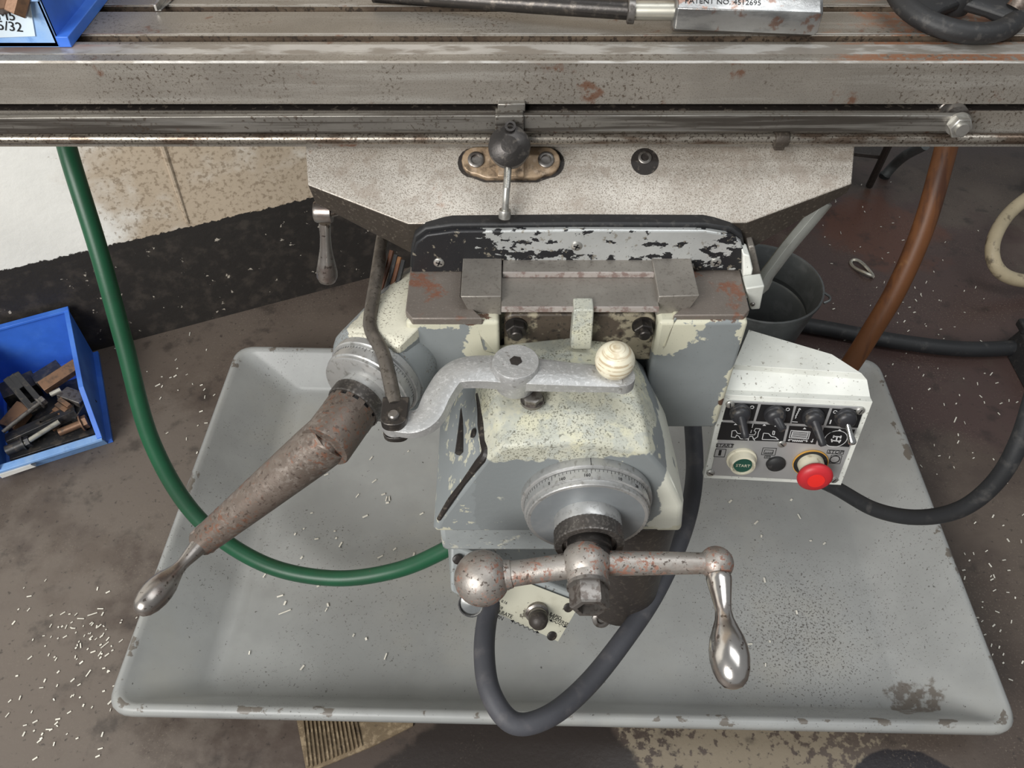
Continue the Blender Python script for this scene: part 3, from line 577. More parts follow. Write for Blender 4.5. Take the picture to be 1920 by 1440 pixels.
for k in range(100):
    a = 2*math.pi*k/100; u = V((math.sin(a), 0, math.cos(a))); t = V((math.cos(a), 0, -math.sin(a))); l = .0045 if k % 10 == 0 else (.0032 if k % 5 == 0 else .0022)
    c = DO(.0118)+u*.0632; q = t*.00018; b.prism([c-q, c+q, c+q+ax*l, c-q+ax*l], u*.0002)
b.prism([DO(.001)+V((-.0003, 0, .0665)), DO(.001)+V((.0003, 0, .0665)), DO(.009)+V((.0003, 0, .0665)), DO(.009)+V((-.0003, 0, .0665))], ZU*.0003)
tag(b.build('graduations', m_ink, dial), kind='stuff')
for k, s in ((-3, '0'), (-2, '160'), (-.3, '160'), (2, '10'), (3.5, '20')):
    a = math.radians(k*13); u = V((math.sin(a), 0, math.cos(a))); t = V((math.cos(a), 0, -math.sin(a)))
    text(s, .0046, DO(.0185)+u*.0633, t, -ax, m_ink, dial, 'dial_number')
b = B(); b.lathe(DO(.028), ax, [(0, 0), (.0335, 0), (.0335, .012), (.0325, .014), (0, .014)], 48); b.build('dial_hub', m_dial, dial)
b = B(); b.lathe(DO(.042), ax, [(0, 0), (.0325, 0), (.0345, .001), (.0345, .003), (.0345, .005), (.0345, .007), (.0345, .009), (.0345, .011), (.0345, .013), (.0345, .015), (.0335, .0165), (.027, .0165), (.026, .012), (0, .012)], 96, knurl=(2, 9, .0009)); b.build('knurled_lock_ring', m_knurl, dial, ang=20)
b = B(); b.lathe(DO(.054), ax, [(0, 0), (.022, 0), (.022, .009), (.0195, .010), (.0195, .014), (.0205, .014), (.0205, .019), (0, .019)], 40); b.build('spindle_collar', m_black_steel, dial)
hubc = onY(1100, 1056, .379)
bl = atD(904, 1084, .775); brr = atD(1343, 1056, .772)
b = B(); b.sphere(hubc, .0242, axis=(0, -1, 0)); b.lathe(hubc, (0, 1, 0), [(0, 0), (.0185, 0), (.0185, .026), (0, .026)]); b.lathe(hubc, ax, [(0, 0), (.0195, 0), (.0195, .0225), (.0180, .0245), (0, .0245)], 32)
bcr = b.build('ball_crank', m_crank, mill, ang=45); bcr['label'] = 'rust-freckled steel ball crank handle'
b = B(); b.tube([hubc, hubc*.45+bl*.55, bl], [.0125, .0122, .0128], 20, smooth=False); b.sphere(bl, .0272, axis=(1, 0, 0)); b.lathe(bl, (hubc-bl).normalized(), [(0, .018), (.0145, .022), (.0135, .029), (0, .029)]); b.build('counterweight_arm', m_crank, bcr)
b = B(); b.tube([hubc, hubc*.5+brr*.5, brr], [.0125, .0113, .0100], 20, smooth=False); b.sphere(brr, .0166, axis=(1, 0, 0)); b.build('handle_arm', m_crank, bcr)
def grip(o, axis, L, k, parent, mat, name='grip'):
    pr = [(0, 0), (.0118, 0), (.0122, .002), (.0118, .006), (.0100, .018), (.0082, .030), (.0076, .037), (.0088, .046), (.0122, .056), (.0158, .066), (.0178, .077), (.0180, .087), (.0164, .098), (.0130, .107), (.0085, .1125), (.004, .1145), (0, .115)]
    b = B(); b.lathe(o, axis, [(r*k, t*L/.115) for r, t in pr], 32); return b.build(name, mat, parent, ang=60)
ge = atD(1376, 1292, .700); gs = brr+V((0, -.014, 0)); grip(gs, ge-gs, (ge-gs).length, 1., bcr, m_polish)
b = B(); b.lathe(hubc, ax, [(0, .022), (.0205, .0225), (.0205, .026), (0, .026)], 32); b.hexa(hubc+ax*.026, ax, .0186, .021, hole=.0118, rot=.25); b.lathe(hubc+ax*.026, ax, [(.0, .006), (.008, .006), (.008, .013), (.0065, .0145), (0, .0145)], 20)
b.build('crank_nut', m_bolt, bcr)
# cobweb threads between dial and bracket are left out: nothing to count there
# ---- lock lever across the bracket
hz = .800
hub = onZ(967, 690, hz)
path = [onZ(1165, 712, hz-.004), onZ(1085, 708, hz-.004), onZ(1010, 703, hz-.004), onZ(965, 700, hz-.006), onZ(890, 697, hz-.006), onZ(852, 706, hz-.010), onZ(825, 742, hz-.016), onZ(806, 780, hz-.022), onZ(778, 795, hz-.026), onZ(742, 792, hz-.028)]
b = B(); b.tube(path, [.0125, .0145, .0165, .0175, .0165, .0155, .0150, .0145, .0135, .0125], sq=(ZU, (.50, 1.0)), sub=6)
b.lathe(hub-ZU*.022, ZU, [(0, 0), (.0200, 0), (.0222, .012), (.0228, .029), (.0216, .0315), (0, .0320)], 40); b.lathe(path[0]-ZU*.0065, ZU, [(0, 0), (.0125, 0), (.0125, .012), (0, .012)], 24)
b.lathe(path[-1]-ZU*.006, ZU, [(0, 0), (.0135, 0), (.0135, .012), (0, .012)], 28)
lever = b.build('lock_lever', m_cast, mill, bevel=.0022, ang=45); lever['label'] = 'cast aluminium lock lever'
b = B(); b.hexa(hub+ZU*.0098, ZU, .0062, .0006); b.build('socket_plug', m_sealant, lever)
kb = onZ(1153, 676, hz+.012); b = B(); kr = .0188
pr = [(0, -.024), (.010, -.024), (.010, -.017)]
n = 22
for k in range(4, n+1):
    t = math.pi*k/n; pr.append((kr*math.sin(t)*(.985 if k in (14, 16, 18) else 1), -kr*math.cos(t)))
b.lathe(kb, V((0, -.12, 1)), pr, 36); b.build('ball_knob', m_ballknob, lever, ang=60)
pe = path[-1]; b = B()
b.prism(rpoly([pe+V((-.0125, -.014, .004)), pe+V((.0125, -.014, .004)), pe+V((.0125, .020, .004)), pe+V((-.0125, .020, .004))], [.011, .011, .001, .001], 6), ZU*.010)
b.prism(rpoly([pe+V((-.0125, -.014, -.013)), pe+V((.0125, -.014, -.013)), pe+V((.0125, .010, -.013)), pe+V((-.0125, .010, -.013))], [.011, .011, .001, .001], 6), ZU*.006)
clev = b.build('clevis', m_black_steel, mill, bevel=.001)
b = B(); b.lathe(pe+V((0, -.003, -.015)), ZU, [(0, 0), (.0052, 0), (.0052, .031), (.004, .0325), (0, .0325)], 20); b.build('clevis_pin', m_bolt, clev)
b = B(); b.tube([pe+V((-.001, .014, .009)), onZ(720, 668, .790), onZ(697, 622, .792), onZ(695, 590, .792), onZ(706, 520, .795), onZ(716, 455, .797), onZ(722, 420, .797)], .0072, 14, sub=6)
rodp = b.build('bent_link_rod', m_linkrod, mill); rodp['label'] = 'bent brown link rod'
# ---- left wing casting with the elevating shaft
C0 = onZ(712, 696, .740); aa = V((-.396, -.918, 0)).normalized(); side = V((aa.y*-1, aa.x, 0)); side = V((.918, -.396, 0))
sec_ = []
def wsec(t, r, top, x1, drop=.066):
    o = C0-aa*t; pts = []
    for k in range(9):
        a = math.radians(190-100*k/8*1.0); pts.append(o+side*math.cos(a)*r+ZU*(math.sin(a)*r*top/.06))
    pts += [o+side*x1+ZU*top*.98, o+side*x1-ZU*drop]
    for k in range(4): a = math.radians(270-20*k); pts.append(o+side*math.cos(a)*r+ZU*math.sin(a)*r)
    return pts
b = B(); b.loft([wsec(-.004, .054, .053, .030), wsec(.004, .058, .057, .034), wsec(.09, .050, .060, .05), wsec(.175, .034, .064, .06)]); b.lathe(C0-aa*.05, aa, [(0, 0), (.0515, 0), (.0525, .052), (.0515, .054), (0, .054)], 48)
wing = b.build('side_casting', m_wing, mill, bevel=.004, ang=40)
DW = lambda t: C0+aa*t
b = B(); b.lathe(DW(.003), aa, [(0, 0), (.0505, 0), (.0505, .008), (.0495, .009), (.0485, .009), (.0485, .011), (0, .011)], 64); d2 = b.build('knee_dial', m_dial, mill, ang=30)
b = B(); b.lathe(DW(.0135), aa, [(0, 0), (.0475, 0), (.0475, .012), (.0460, .013), (.0460, .0165), (.0440, .0175), (.0260, .018), (0, .018)], 64); b.build('graduated_ring', m_dial, d2, ang=30)
b = B()
for k in range(80):
    a = 2*math.pi*k/80; u = side*math.sin(a)+ZU*math.cos(a); t = side*math.cos(a)-ZU*math.sin(a); l = .0045 if k % 10 == 0 else .0025
    c = DW(.0138)+u*.0475; q = t*.00018; b.prism([c-q, c+q, c+q+aa*l, c-q+aa*l], u*.0002)
tag(b.build('graduations', m_ink, d2), kind='stuff')
b = B(); b.lathe(DW(.030), aa, [(0, 0), (.0262, 0), (.0262, .012), (0, .012)], 40); b.build('dial_hub', m_dial, d2)
b = B(); b.lathe(DW(.041), aa, [(0, 0), (.0275, 0), (.0285, .001), (.0285, .003), (.0285, .005), (.0285, .007), (.0285, .009), (.0285, .011), (.0285, .013), (.0275, .0145), (0, .0145)], 80, knurl=(2, 8, .0009)); b.build('knurled_lock_ring', m_knurl, d2, ang=20)
b = B(); b.lathe(DW(.055), aa, [(0, 0), (.0245, 0), (.0245, .016), (0, .016)], 40); b.build('clutch_gap', m_ink, d2)
for k in range(12):
    a = 2*math.pi*k/12+.1; u = side*math.sin(a)+ZU*math.cos(a); t = side*math.cos(a)-ZU*math.sin(a)
    b = B(); b.box(DW(.061)+u*.0242, .0075, .012, .004, t, aa, u); b.build('clutch_tooth', m_rustarm, d2)
h0 = DW(.066); b = B(); b.lathe(h0, aa, [(0, 0), (.0262, 0), (.0262, .040), (.0250, .042), (0, .042)], 40)
for k in range(12):
    a = 2*math.pi*(k+.5)/12+.1; u = side*math.sin(a)+ZU*math.cos(a); t = side*math.cos(a)-ZU*math.sin(a)
    b.box(h0-aa*.002+u*.0242, .0072, .010, .004, t, aa, u)
ec = b.build('elevating_crank', m_rustarm, mill, ang=40); ec['label'] = 'brown rusty elevating crank'
hc = DW(.092); ae = atD(384, 1012, .85); gend = atD(258, 1150, .775)
b = B(); b.lathe(hc+aa*.012, aa+V((.0, 0, -.1)), [(0, 0), (.0135, 0), (.0135, .009), (.012, .0105), (.0062, .0105), (.0055, .0125), (0, .0125)], 24); b.build('hub_boss', m_rustarm, ec)
adir = (ae-hc).normalized()
b = B(); b.tube([hc, hc+adir*.03, hc.lerp(ae, .5), ae-adir*.012, ae+adir*.006], [.0255, .0248, .0212, .0165, .0150], 24, smooth=False); b.build('crank_arm', m_rustarm, ec, ang=40)
gd = (gend-ae).normalized(); b = B(); b.lathe(ae-gd*.012, gd, [(0, 0), (.0150, 0), (.0160, .006), (.0160, .016), (.0130, .019), (0, .019)], 28); b.build('arm_end', m_crank, ec)
gs = ae+gd*.006; grip(gs, gd, (gend-gs).length, .82, ec, m_polish2)
# ---- saddle lock handle, left
p = onY(606, 397, .70); q0 = onY(609, 418, .70); q1 = onY(614, 531, .690)
b = B(); b.lathe(p+V((-.009, 0, 0)), (1, 0, 0), [(0, 0), (.0105, 0), (.0115, .002), (.0115, .018), (0, .018)], 24); b.tube([p+V((.004, 0, 0)), p+V((.06, .03, -.002))], .007, 12, smooth=False)
lk = b.build('saddle_lock', m_polish2, mill)
L = (q1-q0).length; dn = (q1-q0).normalized()
b = B(); b.lathe(q0, dn, [(0, 0), (.0062, 0), (.0064, .004), (.0058, L*.2), (.0066, L*.4), (.0090, L*.6), (.0118, L*.8), (.0118, L*.88), (.0095, L*.95), (.005, L*.99), (0, L)], 24); b.build('lock_grip', m_polish2, lk, ang=60)
# ---- guard strips and pale lever on the right
b = B(); b.tube([onY(1548, 378, .806), onY(1520, 412, .80), onY(1478, 462, .79), onY(1440, 512, .775), onY(1415, 540, .765), V((.225, .75, .735))], [.0135, .0135, .0135, .0135, .0125, .0115], sq=(V((.7, -.6, .2)), (.5, 1)), sub=5)
b.build('gib_lever', m_pale, mill, bevel=.002)
b = B(); pp = [onY(1398, 541, .61), onY(1434, 536, .61), onY(1425, 580, .61), onY(1408, 581, .61)]; b.prism(pp, (0, .02, 0))
gb = b.build('gib_block', m_pale, mill, bevel=.0015)
crosshead(onY(1411, 570, .61), (0, -1, 0), .0025, gb, m_bolt, cross=False)
b = B(); pp = [onY(1404, 462, .645), onY(1415, 462, .645), onY(1430, 528, .645), onY(1412, 540, .645), onY(1400, 540, .645)]; b.prism(pp, (0, .06, 0)); b.build('gib_plate', m_way, mill, bevel=.0015)
b = B(); pp = [onY(1393, 476, .632), onY(1406, 480, .632), onY(1412, 505, .632), onY(1402, 560, .632), onY(1394, 560, .632)]; b.prism(pp, (0, .02, 0)); b.build('guard_end', m_box, mill, bevel=.0015)
# ---- old wires beside the left casting
for k, (x, y, mt) in enumerate(((735, 470, m_brown), (743, 478, m_rubber), (750, 482, m_brown), (757, 488, m_rubber))):
    b = B(); b.tube([onZ(x, y, .80), onZ(x-10, y+38, .785), onZ(x-22, y+75, .77)], .0028, 8); b.build('wire', mt, mill)
# ---- power-feed gearbox under the bracket
qa = [onPl(x, y, atD(950, 1090, 1.0), V((.20, -.80, .62)).normalized()) for x, y in ((846, 1022), (1092, 1118), (1046, 1204), (846, 1112))]
gn = (qa[1]-qa[0]).cross(qa[3]-qa[0]).normalized()
if gn.y > 0: gn = -gn
b = B(); b.prism([p-gn*.002 for p in qa], -gn*.075+V((0, .06, .02)))
gearb = b.build('feed_gearbox', m_gear, mill, bevel=.003)
b = B(); g0 = onY(836, 1008, .50); g1 = onY(1240, 1008, .50)
b.prism([(g0.x, .462, .545), (g1.x-.06, .462, .545), (g1.x-.06, .60, .545), (g0.x, .60, .545)], ZU*.056)
b.build('gearbox_neck', m_gear, mill, bevel=.006)
lp = [onPl(x, y, qa[0], gn) for x, y in ((880, 1050), (1088, 1130), (1046, 1202), (870, 1120))]
b = B(); b.prism([p+gn*.0 for p in lp], gn*.0015); tagp = b.build('rate_plate', m_tag, gearb, bevel=.0003)
GX = (lp[1]-lp[0]).normalized(); GY = (GX.cross(gn)); GY = -GY if GY.dot(lp[0]-lp[3]) < 0 else GY
GP = lambda x, y, h=.0017: onPl(x, y, qa[0], gn)+gn*h
TX = (GP(1042, 1196)-GP(912, 1140)).normalized(); TY = gn.cross(TX)
if TY.z < 0: TY = -TY
text('FEED RATE', .0068, GP(939, 1147), TX, TY, m_ink, tagp); text('PER MIN', .0068, GP(927, 1153), TX, TY, m_ink, tagp)
text('RAPID', .0064, GP(1041, 1154.5), TX, TY, m_ink, tagp); text('TRAVERSE', .0064, GP(1047, 1163), TX, TY, m_ink, tagp)
text('5/8', .0050, GP(938, 1138), TX, TY, m_ink, tagp); text('0.16', .0050, GP(945, 1128), TX, TY, m_ink, tagp)
b = B()
def zig(p, q, n, amp):
    p, q = GP(*p, .0016), GP(*q, .0016); pts = [p]
    for k in range(1, n): pts.append(p.lerp(q, k/n)+TY*(amp if k % 2 else -amp))
    pts.append(q)
    for i in range(len(pts)-1): line2(b, pts[i], pts[i+1], .0006, gn)
    d = (q-p).normalized()
    for o, s in ((p, 1), (q, -1)): b.prism([o, o+d*.004*s+TY*.0018, o+d*.004*s-TY*.0018], gn*.0003)
zig((957, 1162), (1010, 1186), 12, .0016); zig((1029, 1161), (1062, 1175), 10, .0010)
b.build('zigzag_print', m_ink, tagp)
for x, y in ((1065, 1138), (1034, 1191), (858, 1048)):
    c = GP(x, y); bb = B(); bb.lathe(c-gn*.001, gn, [(0, 0), (.0065, 0), (.0062, .002), (.004, .003), (0, .0025)], 18); bb.build('plate_screw', m_sealant, tagp)
c = GP(1006, 1148); kd = (CAM-c).normalized()*.4+gn*.9+V((0, -.5, -.2)); kd.normalize()
b = B(); b.lathe(c-kd*.004, kd, [(0, 0), (.0150, 0), (.0150, .006), (.0122, .008), (.0122, .013), (0, .013)], 24, 1); b.lathe(c+kd*.005, kd, [(0, 0), (.0105, .002), (.0124, .006), (.0124, .011), (.0098, .0170), (.005, .0205), (0, .0210)], 24, 0)
b.build('traverse_button', [m_motor, m_bolt], gearb, ang=40)
c = atD(884, 1132, .955); kd = V((-.1, -.75, .65)).normalized(); b = B(); b.lathe(c, kd, [(0, -.03), (.0145, -.03), (.0155, 0), (.0155, .004), (.0140, .004), (.0140, .001)], 32, 1); b.lathe(c, kd, [(0, .0005), (.0142, .0005), (.0142, .0012), (0, .0035)], 32, 0); b.build('feed_knob', [m_chrome, m_rubber], gearb)
# dark motor below the bracket
mo = onY(1166, 1090, .50); b = B(); b.lathe((mo.x, .50, .36), ZU, [(0, 0), (.040, 0), (.046, .004), (.047, .010), (.047, .245), (0, .245)], 36)
mot = b.build('feed_motor', m_motor, mill, ang=40)
b = B(); p = onZ(1128, 1166, .36); b.lathe(p+V((0, .008, -.004)), (0, -.8, .6), [(0, 0), (.012, 0), (.012, .006), (.009, .0075), (.006, .0075), (.005, .004), (0, .004)], 24); b.build('drain_plug', m_bolt, mot)
# ================================================================== CONTROL BOX
TL = atD(1364, 750, .92); TR = onZ(1621.6, 762.5, TL.z)
PU = (TR-TL).normalized(); hw = V((PU.y, -PU.x, 0)); hw = hw if hw.y < 0 else -hw
e = math.radians(10); PV = (V((0, 0, -1))*math.cos(e)+hw*math.sin(e)).normalized(); PN = PU.cross(PV); PN = PN if PN.y < 0 else -PN
PP = lambda x, y, h=0.: onPl(1300+x/5.3333, 720+y/5.3333, TL, PN)+PN*h
BR_, BL_ = PP(1450, 975), PP(115, 900)
Hh = ((BR_-TR).dot(PV)+(BL_-TL).dot(PV))/2; Ww = (TR-TL).length
cbx = thing('control_box', 'white speckled control box with toggle switches and red stop button beside the knee', 'control box', TL+PU*Ww/2+PV*Hh)
mg = .007
f4 = [TL-PU*mg-PV*mg, TR+PU*mg-PV*mg, TL+PU*(Ww+mg)+PV*(Hh+mg), TL-PU*mg+PV*(Hh+mg)]
zt = TL.z+.012
m2 = [onZ(1372, 692, zt+.004), onZ(1626, 712, zt+.004)]; m3 = [onZ(1376, 684, zt+.012), onZ(1616, 700, zt+.012)]; m4 = [onZ(1404, 618, zt+.016), onZ(1560, 664, zt+.016)]
zbot = f4[2].z+.004
f4i = [p-PN*.010 for p in f4]
f4o = [TL-PU*.003-PV*.003-PN*.0006, TR+PU*.003-PV*.003-PN*.0006, TL+PU*(Ww+.003)+PV*(Hh+.003)-PN*.0006, TL-PU*.003+PV*(Hh+.003)-PN*.0006]
dw = lambda p, z: V((p.x, p.y, z))
R2 = [m2[0], m2[1], dw(m2[1], zbot), dw(m2[0], zbot)]; R3 = [m3[0], m3[1], dw(m3[1], zbot+.01), dw(m3[0], zbot+.01)]; R4 = [m4[0], m4[1], dw(m4[1], zbot+.05), dw(m4[0], zbot+.05)]
b = B(); b.loft([[p-PN*.0006 for p in f4], f4i, R2, R3, R4]); body = b.build('box_body', m_box, cbx, bevel=.006, seg=3, ang=40)
b = B(); b.prism(rpoly([TL, TR, TL+PU*Ww+PV*Hh, TL+PV*Hh], .005), PN*.0012); plate = b.build('face_plate', m_plate, cbx, bevel=.0003)
K = .0013
def quad(b, pts, h=.0002): b.prism([PP(x, y, K) for x, y in pts], PN*h)
for q in ([(335, 178), (645, 192), (598, 362), (287, 352)], [(675, 196), (1003, 212), (965, 384), (622, 364)], [(1030, 215), (1360, 234), (1298, 404), (980, 386)], [(1388, 236), (1700, 256), (1640, 430), (1325, 408)],
          [(278, 374), (930, 408), (893, 568), (234, 548)], [(958, 410), (1278, 425), (1220, 596), (918, 572)], [(1305, 428), (1615, 448), (1555, 622), (1246, 602)]):
    b = B(); quad(b, q); b.build('black_print_field', m_ink, plate)
b = B()
def st(p, q, wd=.0008): line2(b, PP(*p, K+.0002), PP(*q, K+.0002), wd, PN, .0002)
def pl_(pts, wd=.0008):
    for i in range(len(pts)-1): st(pts[i], pts[i+1], wd)
WP = lambda nm='white_pictogram': b.build(nm, m_line, plate)
for c in ((585, 224), (942, 245), (1415, 270)): b = B(); ringstroke(b, PP(*c, K+.0002), .0016, .0023, PU, PV, PN, .0002); WP('zero_mark')
b = B(); st((1375, 350), (1362, 390), .0014); WP('one_mark'); b = B()
# machine, base, table and clamp pictograms
pl_([(385, 460), (378, 520), (420, 525), (430, 500), (455, 515), (470, 540), (540, 540), (560, 515), (590, 515), (600, 545), (640, 520), (650, 470), (670, 440), (620, 435), (605, 460), (625, 470), (610, 500), (560, 498), (520, 490), (440, 485), (420, 455), (385, 460)])
pl_([(595, 390), (585, 430)], .0009); pl_([(580, 450), (572, 480)], .0009); pl_([(550, 530), (546, 555)], .001); pl_([(600, 540), (612, 556)], .001); tag(WP(), kind='stuff'); b = B()
pl_([(685, 545), (700, 482), (750, 486), (775, 515), (815, 522), (850, 550), (685, 545)]); pl_([(795, 460), (790, 495), (805, 500), (812, 465), (795, 460)]); tag(WP(), kind='stuff'); b = B()
pl_([(975, 455), (1165, 468), (1145, 542), (955, 528), (975, 455)]); pl_([(992, 466), (1148, 476), (1130, 530), (975, 518), (992, 466)])
for t in (.25, .5, .75): st((992-17*t, 466+52*t), (1148-18*t, 476+54*t))
pl_([(945, 552)]+[(985+i*9, 556+(10 if i % 2 else -10)+i*.5) for i in range(13)]+[(1140, 562)]); pl_([(960, 543), (945, 552), (958, 562)]); pl_([(1126, 552), (1140, 562), (1124, 570)]); tag(WP(), kind='stuff'); b = B()
pl_([(1065, 235)]+[(1055-i*5+(6 if i % 2 else -6), 250+i*10) for i in range(8)]+[(1015, 335)]); pl_([(1050, 240), (1065, 235), (1068, 250)]); st((985, 368), (1040, 372), .0008); st((1290, 270), (1283, 300)); st((1290, 320), (1286, 335)); tag(WP(), kind='stuff')
for c in ((420, 400), (708, 408), (825, 416), (1110, 442), (1460, 458)): b = B(); b.prism([PP(c[0]-18, c[1], K+.0002), PP(c[0]+18, c[1], K+.0002), PP(c[0], c[1]-16, K+.0002)], PN*.0002); WP('arrow_mark')
b = B()
pl_([(1195, 540), (1180, 575)]); pl_([(1172, 562), (1180, 575), (1192, 564)]); WP('arrow_mark'); b = B()
ringstroke(b, PP(1422, 540, K+.0002), .0125, .0132, PU, PV, PN, .0002)
for p, q in (((1385, 555), (1470, 565)), ((1400, 515), (1475, 520)), ((1435, 518), (1425, 560)), ((1378, 540), (1384, 572)), ((1470, 548), (1452, 580)), ((1402, 505), (1396, 530)), ((1474, 508), (1468, 535))): st(p, q, .0016)
tag(WP(), kind='stuff')
b = B()
pl_([(232, 590), (398, 592), (390, 626), (226, 622), (232, 590)], .0006); pl_([(222, 640), (328, 645), (308, 722), (202, 718), (222, 640)], .0006)
b.prism([PP(258, 652, K), PP(284, 653, K), PP(272, 708, K), PP(246, 706, K)], PN*.0002); tag(b.build('start_frame', m_ink, plate), kind='stuff'); b = B()
pl_([(1342, 650), (1504, 658), (1495, 694), (1332, 684), (1342, 650)], .0006); pl_([(1378, 702), (1484, 708), (1462, 788), (1356, 782), (1378, 702)], .0006)
ringstroke(b, PP(1412, 746, K), .0050, .0062, PU, PV, PN, .0002); tag(b.build('stop_frame', m_ink, plate), kind='stuff'); b = B()
pl_([(695, 630), (830, 634), (812, 706), (678, 698), (695, 630)], .0006); pl_([(712, 650), (800, 655), (790, 692), (702, 688), (712, 650)], .0006)
for i in range(6): st((718+i*13, 688), (722+i*13, 672), .0006)
pl_([(712, 710), (770, 712), (762, 734), (706, 732), (712, 710)], .0006)
for i in range(3): st((724+i*14, 728), (728+i*14, 714), .0006)
tag(b.build('black_pictogram', m_ink, plate), kind='stuff')
text('START', .0072, PP(311, 608, K+.0002), PU, -PV, m_ink, plate, shear=.1); text('STOP', .0072, PP(1418, 673, K+.0002), PU, -PV, m_ink, plate, shear=.1)
for x, y in ((366, 197), (1665, 262), (172, 882), (1402, 950), (884, 592)): crosshead(PP(x, y, .0012), PN, .0052, plate, m_zinc, cross=False, rot=R.uniform(0, 3))
def toggle(x, y, tip, rl, lev, label):
    c = PP(x, y, K); b = B()
    b.lathe(c, PN, [(0, 0), (.0122, 0), (.0128, .002), (.0122, .0045), (.0113, .0055), (.0116, .0075), (.0102, .0105), (.0075, .0125), (0, .013)], 28, 0)
    t = PP(*tip, 0)+PN*lev; s = c+PN*.008; d = (t-s).normalized(); L = (t-s).length
    if rl: b.lathe(s, d, [(0, 0), (.0058, 0), (.0052, L*.3), (.0044, L*.75), (.0048, L*.9), (.0035, L*.98), (0, L)], 20, 0)
    else: b.lathe(s, d, [(0, 0), (.0030, 0), (.0032, L*.5), (.0046, L*.85), (.0046, L*.93), (.003, L), (0, L)], 18, 1)
    o = b.build('toggle_switch', [m_boot, m_chrome], cbx, ang=40); o['label'] = label; return o
toggle(462, 265, (492, 410), True, .024, 'black rubber-booted toggle switch'); toggle(808, 282, (862, 330), True, .024, 'short black booted toggle switch')
toggle(1190, 308, (1245, 460), True, .028, 'long black booted toggle switch'); toggle(1512, 312, (1535, 455), False, .026, 'toggle switch with a bare chrome lever')
c = PP(478, 740, K); b = B(); b.lathe(c, PN, [(0, 0), (.0180, 0), (.0180, .003), (.0160, .004), (.0152, .011), (.0148, .013), (.0125, .0135), (.0118, .0105), (0, .0105)], 40)
sbn = b.build('start_button', m_ivory, cbx, ang=40); b = B(); b.lathe(c+PN*.0108, PN, [(0, 0), (.0112, 0), (.0108, .0012), (0, .0014)], 32); cap = b.build('button_cap', m_greenbtn, sbn)
text('START', .0058, c+PN*.0124, PU, -PV, m_ivory, sbn)
b = B(); b.lathe(PP(822, 785, K), PN, [(0, 0), (.0118, 0), (.0112, .003), (.0085, .0052), (.004, .006), (0, .0062)], 30); b.build('blanking_plug', m_rubber, cbx)
c = PP(1165, 775, K); b = B(); b.lathe(c, PN, [(0, 0), (.0201, 0), (.0199, .0021), (0, .0021)], 40, 0); b.lathe(c, PN, [(.0200, .0005), (.0209, .0005), (.0209, .0024), (.0200, .0024), (.0200, .0005)], 40, 1, cap=False); b.lathe(c, PN, [(0, .002), (.0155, .002), (.0145, .016), (0, .016)], 36, 2)
stp = b.build('stop_button', [m_rubber, m_amber, m_ivory], cbx, ang=40)
b = B(); b.lathe(c+PN*.016, PN, [(0, 0), (.0125, 0), (.0185, .004), (.0208, .008), (.0205, .011), (.0170, .0145), (.0118, .0155), (0, .0155)], 40); b.build('mushroom_cap', m_red, stp, ang=60)
b = B(); b.lathe(c+PN*.0315, PN, [(0, 0), (.0100, 0), (.0100, .0007), (0, .0009)], 32); b.build('red_disc', m_redtop, stp)
# ================================================================== HOSES AND CABLES
CBB = (R2[2]+R2[3])/2+V((0, -.02, .004))
def hose(name, pts, r, mat, label, cat='hose', seg=18):
    b = B(); b.tube(pts, r, seg, sub=10); return tag(b.build(name, mat, ang=60), label, cat)
hose('green_hose', [atD(90, 130, 1.13), atD(128, 285, 1.13), atD(185, 470, 1.17), atD(232, 640, 1.22), atD(285, 830, 1.28), atD(370, 970, 1.33), atD(490, 1055, 1.36), atD(620, 1084, 1.36), atD(740, 1070, 1.34), atD(840, 1028, 1.30), atD(930, 970, 1.26)], .0135, m_green, 'glossy dark green hose hanging in a long loop over the left of the tray')
hose('brown_hose', [atD(1800, 170, 1.20), atD(1768, 300, 1.22), atD(1730, 430, 1.25), atD(1682, 540, 1.29), atD(1635, 620, 1.33), atD(1590, 690, 1.38), atD(1530, 770, 1.45), atD(1470, 820, 1.50), V((.47, 1.02, .045))], .0165, m_brown, 'amber brown hose hanging behind the control box')
hose('black_cable', [CBB, atD(1500, 885, 1.07), atD(1565, 914, 1.03), atD(1640, 955, .98), atD(1720, 970, .93), atD(1800, 955, .88), atD(1865, 905, .84), atD(1910, 830, .81), atD(1945, 720, .79), atD(1985, 560, .81), V((.62, .72, .86)), V((.62, .735, .925))], .0092, m_blackhose, 'black cable looping right from below the control box', 'cable')
hose('grey_conduit', [atD(935, 1085, 1.02), atD(915, 1150, 1.0), atD(908, 1225, .96), atD(920, 1300, .93), atD(962, 1355, .92), atD(1025, 1345, .93), atD(1095, 1290, .96), atD(1165, 1205, 1.0), atD(1232, 1105, 1.06), atD(1283, 990, 1.12), atD(1302, 890, 1.17), atD(1298, 780, 1.2)], .0128, m_greyhose, 'thick grey rubber conduit hanging in a loop below the ball crank', 'cable')
flr = [onZ(1490, 606, .02), onZ(1560, 618, .02), onZ(1680, 640, .02), onZ(1800, 654, .02), onZ(1900, 652, .02), onZ(1990, 640, .02)]
hose('floor_cable', flr, .018, m_blackhose, 'black corrugated cable lying on the floor behind the brown hose', 'cable')
bp = [onZ(1990, 330, .17), onZ(1935, 365, .16), onZ(1888, 405, .14), onZ(1862, 455, .12), onZ(1868, 500, .08), onZ(1905, 524, .05), onZ(1985, 530, .03)]
hose('beige_pipe', bp, .0165, m_beige, 'dirty beige bent pipe at the right edge above the floor', 'pipe')
